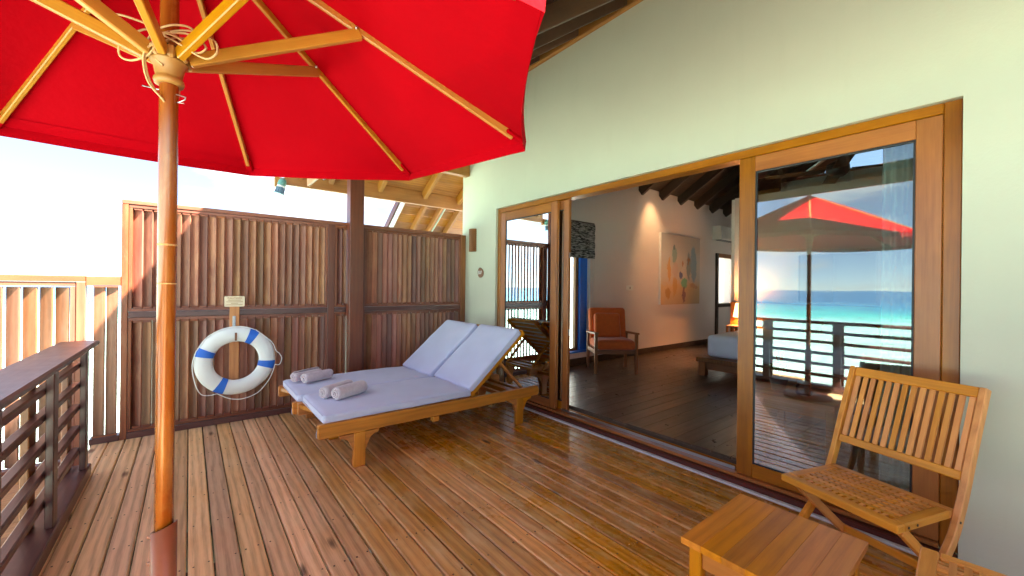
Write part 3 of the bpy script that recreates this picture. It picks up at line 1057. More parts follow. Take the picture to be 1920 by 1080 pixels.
def build_screens():
    F = 'screen_frame_wood'
    t = thing('privacy_screen', 'tall reddish-brown louvred privacy screen along the far side of the deck', 'screen', (1.3, SY, 0))
    # outer frame
    bx('end_post', t, -0.472, -0.428, SY - 0.045, SY + 0.045, 0.0, 2.10, F)
    bx('end_post', t, 3.02, 3.095, SY - 0.05, SY + 0.045, 0.0, 2.13, 'rail_back_wood')
    bx('top_rail', t, -0.472, 3.018, SY - 0.047, SY + 0.047, 2.102, 2.138, F)
    bx('bottom_rail', t, -0.426, 3.018, SY - 0.05, SY + 0.05, 0.0, 0.055, 'rail_wood')
    for (a, b_) in ((1.245, 1.318), (1.62, 1.665)):
        bx('post', t, a, b_, SY - 0.046, SY + 0.046, 0.057, 2.10, 'post_wood')
    bays = ((-0.426, 1.243, 24), (1.320, 1.618, 4), (1.667, 3.018, 20))
    for (a, b_, n) in bays:
        bx('mid_rail', t, a, b_, SY - 0.043, SY + 0.043, 1.085, 1.135, 'rail_wood')
        for (za, zb) in ((1.137, 2.100), (0.057, 1.083)):
            # bead frame round the louvres
            bx('bead', t, a, b_, SY - 0.040, SY + 0.03, zb - 0.028, zb - 0.001, F, 0.002)
            bx('bead', t, a, b_, SY - 0.040, SY + 0.03, za + 0.001, za + 0.028, F, 0.002)
            bx('bead', t, a, a + 0.024, SY - 0.040, SY + 0.03, za + 0.029, zb - 0.029, F, 0.002)
            bx('bead', t, b_ - 0.024, b_, SY - 0.040, SY + 0.03, za + 0.029, zb - 0.029, F, 0.002)
            xa, xb = a + 0.026, b_ - 0.026
            p = louvres(t, xa, xb, za + 0.0285, zb - 0.0285, (xb - xa) / n, 'slat_wood')
            k = n
            for i in range(k):
                cx = xa + (i + 0.5) * p
                for zc in (za + 0.037, zb - 0.037):
                    bx('spacer', t, cx - p * 0.40, cx + p * 0.40, SY - 0.034, SY - 0.020, zc - 0.0085, zc + 0.0075, F, 0.001)
    # short low bay joining the tall and the low screen
    l = thing('low_screen', 'narrow sunlit low screen bay between the two screen posts', 'screen', (-0.57, SY, 0))
    bx('top_rail', l, -0.69, -0.474, SY - 0.04, SY + 0.04, 1.37, 1.45, 'low_frame_wood')
    bx('bottom_rail', l, -0.662, -0.474, SY - 0.05, SY + 0.05, 0.0, 0.05, 'rail_wood')
    louvres(l, -0.648, -0.492, 0.052, 1.368, 0.08, 'low_slat_wood', ang=22, chord=0.98)
    for zc in (0.058, 1.362):
        bx('spacer', l, -0.645, -0.49, SY - 0.036, SY - 0.024, zc - 0.0065, zc + 0.0065, 'low_frame_wood', 0.001)
    # low screen beyond the rail
    s = thing('low_screen', 'sunlit low louvred screen beyond the railing, sea glinting through its gaps', 'screen', (-1.6, SY, -0.17))
    bx('post', s, -0.745, -0.692, SY - 0.05, SY + 0.045, -0.17, 1.40, 'low_frame_wood')
    bx('top_rail', s, -2.3, -0.692, SY - 0.05, SY + 0.045, 1.402, 1.452, 'low_frame_wood')
    bx('bead', s, -2.3, -0.747, SY - 0.04, SY + 0.03, 1.365, 1.40, 'low_frame_wood')
    bx('bead', s, -0.782, -0.747, SY - 0.04, SY + 0.03, -0.16, 1.363, 'low_frame_wood')
    bx('bottom_rail', s, -2.3, -0.747, SY - 0.045, SY + 0.045, -0.168, -0.10, 'low_frame_wood')
    louvres(s, -2.29, -0.785, -0.09, 1.355, 0.0885, 'low_slat_wood', ang=34, chord=1.1)


build_screens()


# ------------------------------------------------------------------ railing
def build_railing():
    t = thing('railing', 'dark mahogany deck railing with wide flat handrail and horizontal bars', 'railing', (-0.6, 1.0, 0))
    y0, y1 = -2.95, 4.25
    bx('kerb_board', t, -0.69, -0.545, y0, 4.20, 0.002, 0.085, 'rail_wood', 0.006)
    bx('handrail', t, -0.72, -0.515, y0, y1, 0.935, 0.972, 'rail_wood', 0.010)
    ys = []
    y = 4.10
    while y > y0:
        ys.append(y)
        y -= 0.86
    for y in ys:
        bx('post', t, -0.588, -0.555, y - 0.045, y + 0.045, 0.087, 0.933, 'rail_wood', 0.004)
        bx('back_post', t, -0.672, -0.64, y - 0.06, y + 0.06, 0.087, 0.933, 'rail_back_wood', 0.004)
    for z in (0.815, 0.675, 0.522, 0.37, 0.215):
        bx('bar', t, -0.638, -0.590, y0, 4.13, z - 0.02, z + 0.02, 'rail_wood', 0.007)
    e = thing('railing', 'dark railing across the near end of the deck behind the viewer', 'railing', (1.2, -2.98, 0))
    bx('handrail', e, -0.5, 3.05, -3.07, -2.9, 0.935, 0.972, 'rail_wood', 0.01)
    for z in (0.815, 0.675, 0.522, 0.37, 0.215):
        bx('bar', e, -0.5, 3.05, -3.0, -2.96, z - 0.02, z + 0.02, 'rail_wood', 0.007)
    for x in (-0.4, 0.5, 1.4, 2.3, 3.0):
        bx('post', e, x - 0.045, x + 0.045, -2.955, -2.93, 0.002, 0.933, 'rail_wood', 0.004)


build_railing()


# ------------------------------------------------------------------ umbrella
UP = Vector((-0.057, 1.709, 0))
PH0 = -1.058


def tilt(dx, dy, z):
    return Vector((UP.x + dx, UP.y + dy, z + 0.013 * dx + 0.043 * dy))


def rib_z(r):
    return 2.632 - 0.475 * r


def build_umbrella():
    t = thing('umbrella', 'large open red parasol with timber ribs on a round varnished pole', 'umbrella', (UP.x, UP.y, 0.1))
    lathe('pole', t, [(0.0245, 0.06), (0.0245, 2.66), (0.018, 2.69)], 'pole_wood', 40, Matrix.Translation((UP.x, UP.y, 0)))
    for (zc, hh) in ((1.522, 0.0028), (1.398, 0.0018)):
        lathe('worn_band', t, [(0.0246, zc - hh), (0.02485, zc - hh * .5), (0.02485, zc + hh * .5), (0.0246, zc + hh)], 'scuff', 40, Matrix.Translation((UP.x, UP.y, 0)))
    # canopy: eight gores with hem turned down
    vs, fs = [], []
    NR, NA = 14, 12
    TIP = 1.268

    def P(k, ri, ai, drop=0.0):
        A0, A1 = PH0 + k * math.pi / 4, PH0 + (k + 1) * math.pi / 4
        f = ai / NA
        r = 0.03 + (TIP - 0.03) * ri / NR
        a = Vector((math.cos(A0), math.sin(A0))) * r
        b_ = Vector((math.cos(A1), math.sin(A1))) * r
        q = a.lerp(b_, f)
        bow = math.sin(math.pi * f)
        q *= 1 - 0.022 * bow * (ri / NR)
        z = rib_z(r) + 0.020 - 0.012 * bow * (ri / NR) + (0.02 * bow * math.sin(math.pi * ri / NR))
        z -= 0.016 * math.sin(math.pi * ri / NR) * (1 - bow)
        return tilt(q.x, q.y, z - drop)
    for k in range(8):
        base = len(vs)
        for ri in range(NR + 1):
            for ai in range(NA + 1):
                vs.append(P(k, ri, ai))
        for h in (1, 2):
            for ai in range(NA + 1):
                p = P(k, NR, ai, 0.024 * h)
                c = Vector((UP.x, UP.y, p.z))
                p = p.lerp(c, 0.004 * h * (1 if ai not in (0, NA) else 0.4))
                vs.append(p)
        W = NA + 1
        for ri in range(NR + 2):
            for ai in range(NA):
                a = base + ri * W + ai
                fs.append((a, a + 1, a + W + 1, a + W))
    me = mesh('canopy', vs, fs, True)
    bm = bmesh.new(); bm.from_mesh(me)
    bmesh.ops.remove_doubles(bm, verts=bm.verts, dist=0.0005)
    bmesh.ops.recalc_face_normals(bm, faces=bm.faces)
    for e in bm.edges:
        if len(e.link_faces) == 2 and e.calc_face_angle(0) > 0.22:
            e.smooth = False
    bm.to_mesh(me); bm.free()
    for p in me.polygons:
        p.use_smooth = True
    canopy = put('canopy', me, 'canopy_red', t)
    # turned-in hem along each edge and a double seam under every rib
    for k in range(8):
        hv, hf = [], []
        for ai in range(NA + 1):
            for (rr, dz) in ((NR - 0.80, 0.0035), (NR - 0.02, 0.0035)):
                hv.append(P(k, rr, ai, dz))
        for ai in range(NA):
            hf.append((2 * ai, 2 * ai + 1, 2 * ai + 3, 2 * ai + 2))
        put('hem', mesh('hem', hv, hf, True), 'canopy_red', canopy)
    for k in range(8):
        A = PH0 + k * math.pi / 4
        d = Vector((math.cos(A), math.sin(A)))
        def pt(r, z):
            return tilt(d.x * r, d.y * r, z)
        rb = beam('rib', t, pt(0.05, rib_z(0.05)), pt(1.205, rib_z(1.205)), 0.017, 0.034, 'rib_wood', b=0.003)
        # cloth pocket at the tip and struts
        beam('pocket', canopy, pt(1.17, rib_z(1.17) + 0.002), pt(1.262, rib_z(1.262) + 0.004), 0.036, 0.020, 'canopy_red', b=0.006)
        side = Vector((-d.y, d.x))
        for s in (1,):
            a = pt(0.052, 2.125)
            b_ = pt(0.575, rib_z(0.575) - 0.012)
            o = Vector((side.x, side.y, 0)) * 0.0
            beam('strut', t, a + o, b_ + o, 0.022, 0.040, 'rib_wood', b=0.003)
        sc = pt(0.56, rib_z(0.56) - 0.006)
        tube('bolt', rb, [sc + Vector((side.x, side.y, 0)) * 0.017, sc - Vector((side.x, side.y, 0)) * 0.017], 0.005, 'steel', 8)
    M = Matrix.Translation((UP.x, UP.y, 0))
    lathe('runner', t, [(0.0252, 2.035), (0.037, 2.036), (0.040, 2.045), (0.038, 2.054), (0.0345, 2.058), (0.0345, 2.062), (0.036, 2.070), (0.041, 2.098),
                        (0.048, 2.104), (0.050, 2.110), (0.042, 2.113), (0.034, 2.114), (0.034, 2.165), (0.0252, 2.166)], 'runner_plastic', 40, M)
    for k in range(8):
        A = PH0 + (k + 0.5) * math.pi / 4
        p = Vector((UP.x + math.cos(A) * 0.047, UP.y + math.sin(A) * 0.047, 2.128))
        beam('runner_lug', t, p - Vector((0, 0, 0.02)), p + Vector((0, 0, 0.02)), 0.020, 0.022, 'runner_plastic', (math.cos(A), math.sin(A), 0), 0.006)
    tube('wire_ring', t, [(UP.x + 0.0505 * math.cos(2 * math.pi * i / 32), UP.y + 0.0505 * math.sin(2 * math.pi * i / 32), 2.146) for i in range(32)], 0.0015, 'black_rubber', 6, True)
    lathe('top_hub', t, [(0.026, 2.55), (0.055, 2.56), (0.055, 2.61), (0.03, 2.63)], 'runner_plastic', 24, M)
    pin = thing('locking_pin', 'bent steel pin through the parasol pole under the runner', 'pin', (UP.x, UP.y, 2.02))
    tocam = Vector((UP.x, UP.y, 0)).normalized() * -1
    rgt = Vector((0.78, -0.62, 0)).normalized()
    c = Vector((UP.x, UP.y, 0))
    tube('wire', pin, [c - rgt * 0.085 + Vector((0, 0, 2.035)), c - rgt * 0.03 + Vector((0, 0, 2.022)), c + rgt * 0.03 + Vector((0, 0, 2.005)), c + rgt * 0.055 + Vector((0, 0, 1.998)),
                       c + rgt * 0.052 + Vector((0, 0, 1.99)), c + rgt * 0.028 + Vector((0, 0, 1.98)), c + rgt * 0.05 + Vector((0, 0, 1.978))], 0.002, 'steel', 6)
    # cord coiled above the runner
    cord = thing('cord', 'loose beige pulley cord looped over the parasol struts', 'cord', (UP.x, UP.y, 2.14))
    rnd = random.Random(2)

    def W(u, v, d):     # right, up, toward viewer
        return c + rgt * u + Vector((0, 0, 2.13 + v)) + tocam * d
    loops = [
        [(-.055, .06, .05), (-.10, .045, .07), (-.15, .02, .06), (-.155, -.02, .05), (-.12, -.04, .06), (-.07, -.03, .07), (-.035, .005, .07), (.02, .05, .02), (.06, .06, -.02), (.02, .065, -.06), (-.03, .062, -.03)],
        [(-.03, .02, .065), (-.065, .0, .075), (-.075, -.04, .07), (-.06, -.10, .055), (-.025, -.145, .035), (.0, -.155, -.03), (.02, -.12, -.045), (.05, .0, -.05), (.04, .05, -.02), (.0, .06, .04)],
        [(-.035, .015, .07), (-.07, -.012, .08), (-.08, -.05, .075), (-.063, -.108, .06), (-.02, -.152, .04), (.0, -.16, -.02), (.03, -.12, -.045), (.04, .02, -.05), (.0, .056, -.04), (-.03, .05, .04)],
        [(-.04, .055, .03), (.04, .062, .045), (.10, .058, .03), (.145, .04, .02), (.15, .0, .03), (.12, -.02, .03), (.07, -.005, .045), (.05, .02, .05), (.0, .045, .055)],
        [(-.02, .048, .05), (.05, .05, .05), (.10, .035, .03), (.115, .012, .03), (.09, -.004, .035), (.055, .004, .05), (.0, .03, .06)],
        [(-.05, .075, .0), (.0, .07, .06), (.06, .065, .06), (.09, .06, .0), (.05, .06, -.06), (-.03, .065, -.06)],
        [(-.21, .075, .10), (-.16, .082, .10), (-.10, .075, .08), (-.05, .06, .06), (-.07, .02, .05), (-.05, -.02, .05), (-.02, -.05, .05)],
    ]
    for i, lp in enumerate(loops):
        closed = i != 6
        tube('strand', cord, spline([W(*p) for p in lp], 8, closed), 0.0032, 'rope', 6, closed)
    # stand
    s = thing('umbrella_stand', 'copper-coloured steel sleeve stand holding the parasol pole', 'stand', (UP.x, UP.y, 0))
    seg = 40
    vs, fs = [], []
    for (r, top) in ((0.034, 1), (0.0285, 1), (0.0285, 0), (0.034, 0)):
        for k in range(seg):
            A = 2 * math.pi * k / seg
            q = Vector((r * math.cos(A), r * math.sin(A), 0))
            z = 0.615 + (q.dot(rgt) * 0.42 if True else 0) if top else 0.02
            vs.append((UP.x + q.x, UP.y + q.y, z))
    for i in range(4):
        j = (i + 1) % 4
        for k in range(seg):
            l = (k + 1) % seg
            fs.append((i * seg + k, j * seg + k, j * seg + l, i * seg + l))
    put('sleeve', mesh('sleeve', vs, fs, True), 'copper_paint', s)
    for z in (0.585, 0.50):
        a = c + Vector((0, 0, z)) - rgt * 0.030
        tube('bolt', s, [a, a - rgt * 0.020 + Vector((0, 0, -0.004))], 0.0055, 'copper_paint', 8)
    lathe('base_plate', s, [(0.26, 0.001), (0.26, 0.03), (0.05, 0.045), (0.036, 0.05)], 'copper_paint', 40, M)


build_umbrella()


# ------------------------------------------------------------------ life ring and its board
def build_lifebuoy():
    b = thing('lifebuoy_board', 'short orange timber board with small notice, fixed to the screen', 'board', (0.36, 4.93, 0.9))
    bx('board', b, 0.318, 0.40, 4.922, 4.945, 0.30, 1.20, 'mount_wood', 0.004)
    bx('hook', b, 0.342, 0.368, 4.914, 4.9215, 0.90, 1.075, 'galvanised', 0.002)
    bx('hook', b, 0.345, 0.365, 4.84, 4.9135, 0.90, 0.908, 'galvanised', 0.002)
    n = thing('notice', 'small cream notice headed CAUTION above the life ring', 'sign', (0.357, 4.914, 1.17))
    poly = []
    w, h, r = 0.085, 0.052, 0.010
    for (sx, sz, a0) in ((1, 1, 0), (-1, 1, 90), (-1, -1, 180), (1, -1, 270)):
        for k in range(4):
            A = R(a0 + 30 * k)
            poly.append((sx * (w - r) + r * math.cos(A), sz * (h - r) + r * math.sin(A)))
    M = Matrix.Translation((0.357, 4.9215, 1.222)) @ Matrix.Rotation(R(90), 4, 'X')
    prism('plate', n, poly, 0.006, 'sign_cream', M)
    put('lettering', text_mesh('CAUTION', 0.026), 'sign_ink', n, Matrix.Translation((0.357, 4.914, 1.254)) @ Matrix.Rotation(R(90), 4, 'X'))
    for i, (hw, z) in enumerate(((0.055, 1.234), (0.07, 1.218), (0.03, 1.203), (0.068, 1.188))):
        bx('print_line', n, 0.357 - hw, 0.357 + hw, 4.9136, 4.9146, z - 0.0022, z + 0.0022, 'sign_ink', 0.0)
    ring = thing('lifebuoy', 'white life ring with four blue bands and a loose grab rope', 'lifebuoy', (0.374, 4.86, 0.632))
    C = Vector((0.374, 4.872, 0.632))
    Rm, ra, rb = 0.264, 0.073, 0.042
    seg, ts = 96, 24
    def tor(a, k, grow=0.0):
        phi = 2 * math.pi * k / ts
        rr = Rm + (ra + grow) * math.cos(phi)
        y = (rb + grow) * math.sin(phi)
        w_ = 1 + 0.006 * mnoise.noise(Vector((math.cos(a) * 4, math.sin(a) * 4, phi)))
        return Vector((C.x + rr * w_ * math.cos(a), C.y + y, C.z + rr * w_ * math.sin(a)))
    vs, fs = [], []
    for i in range(seg):
        for k in range(ts):
            vs.append(tor(2 * math.pi * i / seg, k))
    for i in range(seg):
        for k in range(ts):
            j, l = (i + 1) % seg, (k + 1) % ts
            fs.append((i * ts + k, i * ts + l, j * ts + l, j * ts + k))
    body = put('ring', mesh('ring', vs, fs, True), 'ring_white', ring)
    bands = (62, -12, -117, 160)
    for deg in bands:
        vs, fs = [], []
        m = 6
        for i in range(m + 1):
            a = R(deg - 7.5 + 15 * i / m)
            for k in range(ts):
                vs.append(tor(a, k, 0.0025))
        for i in range(m):
            for k in range(ts):
                l = (k + 1) % ts
                fs.append((i * ts + k, i * ts + l, (i + 1) * ts + l, (i + 1) * ts + k))
        put('band', mesh('band', vs, fs, True), 'tape_blue', ring)
    bx('strap', ring, 0.356, 0.374, 4.826, 4.8285, 0.835, 0.915, 'plaque_wood', 0.0)
    # grab rope: held at the bands, sagging between them
    def on(deg, r, dz=0.0, dy=-0.02):
        return Vector((C.x + r * math.cos(R(deg)), C.y + dy, C.z + r * math.sin(R(deg)) + dz))
    ro = Rm + ra + 0.004
    arcs = [
        [on(160, ro), on(178, ro + .004), on(195, ro + .012), on(212, ro + .03, -.02), on(224, ro + .04, -.03), on(234, ro + .02, -.02), on(243, ro)],
        [on(243, ro), on(262, ro + .012, -.02), on(280, ro + .025, -.025), on(300, ro + .03, -.02), on(320, ro + .02), on(338, ro + .004), on(348, ro)],
        [on(348, ro), on(350, ro + .04, -.01), on(358, ro + .055), on(6, ro + .035), on(12, ro + .01), on(30, ro + .003), on(62, ro)],
        [on(62, ro), on(85, ro + .002), on(110, ro + .002), on(135, ro + .003), on(160, ro)],
    ]
    for a in arcs:
        tube('grab_rope', ring, spline(a, 6), 0.0042, 'white_rope', 6)


build_lifebuoy()


# ------------------------------------------------------------------ loungers
def build_lounger(label, group, first=None):
    """built in its own frame: x from foot to head, y across from the near rail, z up; width .74"""
    t = thing('sun_lounger', label, 'sun lounger', (0, 0, 0), group=group, local=True)
    Wd = 0.70
    L0, L1 = 0.0, 2.17
    wd = 'lounger_wood'
    for y in (0.0, Wd):
        M = Matrix.Translation((0, y - 0.02, 0)) @ Matrix.Rotation(R(90), 4, 'X') @ Matrix.Translation((0, 0, -0.04))
        # rail with rounded tail
        poly = [(L0, 0.275), (L0 + 0.01, 0.268), (L1 - 0.02, 0.262), (L1 - 0.004, 0.272), (L1, 0.30), (L1 - 0.006, 0.345), (L1 - 0.02, 0.358), (L0 + 0.01, 0.372), (L0, 0.365)]
        vsM = Matrix(((1, 0, 0, 0), (0, 0, 1, y - 0.02), (0, 1, 0, 0), (0, 0, 0, 1)))
        prism('side_rail', t, poly, 0.04, wd, vsM, 0.004)
        for xl in (0.30, 1.91):
            o = beam('leg', t, (xl, y, 0.0), (xl, y, 0.268), 0.044, 0.09, wd, (1, 0, 0), 0.005)
            for s in (-1, 1):
                br = []
                br.append((0.046, 0.262)); br.append((0.15, 0.262)); br.append((0.148, 0.245))
                for k in range(6):
                    A = R(90 + 15 * k)
                    br.append((0.135 + 0.075 * math.cos(A) * 0.9 - 0.0, 0.165 + 0.075 * math.sin(A) - 0.002))
                br.append((0.046, 0.13))
                br = [(xl + s * a, b_) for a, b_ in br]
                prism('bracket', t, br, 0.034, wd, Matrix(((1, 0, 0, 0), (0, 0, 1, y - 0.017), (0, 1, 0, 0), (0, 0, 0, 1))), 0.0)
    # curved foot piece
    arc = []
    n = 12
    for i in range(n + 1):
        f = i / n
        arc.append((0.015 + 0.085 * math.sin(math.pi * f), 0.022 + (Wd - 0.044) * f))
    poly = arc + [(x + 0.05, y) for x, y in reversed(arc)]
    prism('foot_rail', t, poly, 0.032, wd, Matrix.Translation((0, 0, 0.325)), 0.0)
    for x in (0.30, 1.0, 1.36, 1.91):
        bx('cross_bar', t, x - 0.03, x + 0.03, 0.022, Wd - 0.022, 0.275, 0.325, wd)
    for i in range(12):
        x = 0.16 + i * 0.098
        bx('slat', t, x, x + 0.07, 0.021, Wd - 0.021, 0.347, 0.362, wd, 0.003)
    # sliding tray rail under the seat
    bx('tray_rail', t, 0.95, 1.65, 0.05, 0.075, 0.238, 0.259, wd)
    bx('tray_rail', t, 0.95, 1.65, Wd - 0.075, Wd - 0.05, 0.238, 0.259, wd)
    bx('tray_stop', t, 0.93, 0.99, -0.012, 0.045, 0.215, 0.26, wd)
    # raised back
    a = R(40.5)
    hx, hz = 1.345, 0.365
    dv = Vector((math.cos(a), 0, math.sin(a)))
    nv = Vector((-math.sin(a), 0, math.cos(a)))
    for y in (0.05, Wd - 0.05):
        p = Vector((hx, y, hz))
        bs = beam('backrest', t, p, p + dv * 0.86, 0.032, 0.042, wd, nv)
    for i in range(9):
        p = Vector((hx, 0.0, hz)) + dv * (0.05 + i * 0.098) + nv * 0.029
        beam('back_slat', bs, p + Vector((0, 0.034, 0)), p + Vector((0, Wd - 0.034, 0)), 0.06, 0.014, wd, nv)
    for y in (0.09, Wd - 0.09):
        q = Vector((hx, y, hz)) + dv * 0.46 - nv * 0.03
        beam('prop', t, q, (2.02, y, 0.33), 0.024, 0.036, wd, (0, 1, 0))
    for xx in (1.75, 1.88, 2.02):
        bx('ratchet_bar', t, xx - 0.02, xx + 0.02, 0.022, Wd - 0.022, 0.29, 0.325, wd)
    return t


def build_cushion(label, loc, w, group):
    t = thing('lounger_cushion', label, 'cushion', loc, group=group, local=True)
    fab = 'cushion_fabric'
    th = 0.068
    L = 1.30
    put('seat_pad', rbox(L, w, th, 0.026, (48, 28, 6), 0.012, 0.007, seed=w * 30), fab, t, Matrix.Translation((0.02 + L / 2, w / 2, th / 2)))
    a = R(40.5)
    Lb = 0.80
    M = Matrix.Translation((L + 0.045, w / 2, 0.01)) @ Matrix.Rotation(-a, 4, 'Y') @ Matrix.Translation((Lb / 2, 0, th / 2 + 0.03))
    put('back_pad', rbox(Lb, w - 0.006, th, 0.024, (32, 28, 6), 0.012, 0.007, seed=w * 77), fab, t, M)
    # piping along the top seams and the ruched joint
    e = 0.004
    for z in (0.012, th - 0.010):
        c = [(0.02 + 0.02, 0.001), (0.02 + L - 0.02, 0.001), (0.02 + L - 0.001, 0.02), (0.02 + L - 0.001, w - 0.02), (0.02 + L - 0.02, w - 0.001), (0.04, w - 0.001), (0.021, w - 0.02), (0.021, 0.02)]
        tube('piping', t, [(x, y, z) for x, y in c], 0.0028, fab, 6, True)
    for z in (0.012, th - 0.010):
        w2 = w - 0.006
        c = [(-Lb / 2 + 0.02, -w2 / 2 + .001), (Lb / 2 - 0.02, -w2 / 2 + .001), (Lb / 2 - .001, -w2 / 2 + 0.02), (Lb / 2 - .001, w2 / 2 - 0.02), (Lb / 2 - 0.02, w2 / 2 - .001), (-Lb / 2 + 0.02, w2 / 2 - .001), (-Lb / 2 + .001, w2 / 2 - 0.02), (-Lb / 2 + .001, -w2 / 2 + 0.02)]
        tube('piping', t, [M @ Vector((x, y, z - th / 2)) for x, y in c], 0.0028, fab, 6, True)
    ru = [Vector((L + 0.03 + 0.006 * math.sin(i * 2.1), 0.02 + (w - 0.04) * i / 60, th - 0.012 + 0.007 * math.sin(i * 1.7))) for i in range(61)]
    tube('ruched_seam', t, ru, 0.009, fab, 6)
    tube('tie', t, [(0.06, 0.05, 0.0), (0.0, 0.06, -0.02), (-0.012, 0.065, -0.08), (-0.01, 0.06, -0.11)], 0.003, fab, 6)
    return t


def build_lounge_set():
    g = 'paired timber sun loungers'
    near = build_lounger('near timber sun lounger with carved leg brackets, facing the viewer', g)
    near.location = (0.74, 3.18, 0.0)
    far = copy_thing(near, 'far timber sun lounger of the pair, beside the slatted screen', (0.71, 3.935, 0.0))
    gc = 'pale lavender lounger cushions'
    build_cushion('pale lavender cushion on the near lounger, back raised', (0.76, 3.185, 0.366), 0.722, gc)
    build_cushion('pale lavender cushion on the far lounger, back raised', (0.725, 3.914, 0.366), 0.715, gc)


build_lounge_set()


def build_towel(label, x0, y, z, ln, r, rz, seed):
    t = thing('rolled_towel', label, 'towel', (x0, y, z), rz, 'rolled towels on the loungers', local=True)
    rnd = random.Random(seed)
    turns = 2.6
    n = 110
    th = r / (turns + 0.35) * 0.58
    def spi(i):
        f = i / n
        A = 2 * math.pi * turns * f + seed
        rr = 0.004 + (r - th * 0.5 - 0.004) * f
        return A, rr
    cols = 14
    vs, fs = [], []
    for side in (0, 1):
        for i in range(n + 1):
            A, rr = spi(i)
            rr2 = rr + (th / 2 if side else -th / 2)
            rr2 = max(rr2, 0.001)
            for j in range(cols + 1):
                f = j / cols
                e = min(f, 1 - f) * ln
                rnd_in = -0.010 * max(0, 1 - e / 0.02) ** 2 * (rr / r)
                tele = 0.016 * (1 - rr / r) * (2 * f - 1) + 0.003 * math.sin(A * 2 + seed)
                w = 0.0030 * mnoise.noise(Vector((math.cos(A) * 2 + seed, math.sin(A) * 2, f * 9))) + 0.002 * mnoise.noise(Vector((math.cos(A) * 14, math.sin(A) * 14 + seed, f * 50)))
                R_ = rr2 + rnd_in + w
                zz = R_ * math.sin(A)
                vs.append((f * ln + tele, R_ * math.cos(A), r + max(zz, -r + 0.001 + 0.12 * (zz + r))))
    W = cols + 1
    S = (n + 1) * W
    for i in range(n):
        for j in range(cols):
            a = i * W + j
            fs.append((a, a + W, a + W + 1, a + 1))
            b_ = S + a
            fs.append((b_, b_ + 1, b_ + W + 1, b_ + W))
        for j in (0, cols):
            a = i * W + j
            fs.append((a, a + S, a + W + S, a + W) if j == 0 else (a, a + W, a + W + S, a + S))
    for i in (0, n):
        for j in range(cols):
            a = i * W + j
            fs.append((a, a + 1, a + 1 + S, a + S) if i == 0 else (a, a + S, a + 1 + S, a + 1))
    put('roll', mesh('roll', vs, fs, True), 'towel', t)


build_towel('rolled towel nearest the viewer on the near lounger', 0.945, 3.50, 0.446, 0.31, 0.060, R(27), 1)
build_towel('rolled towel behind the nearest one on the near lounger', 0.875, 3.605, 0.446, 0.31, 0.058, R(30), 2)
build_towel('front rolled towel of the pair on the far lounger', 0.865, 4.25, 0.446, 0.29, 0.058, R(24), 3)
build_towel('rear rolled towel of the pair on the far lounger', 0.795, 4.355, 0.446, 0.29, 0.056, R(27), 4)


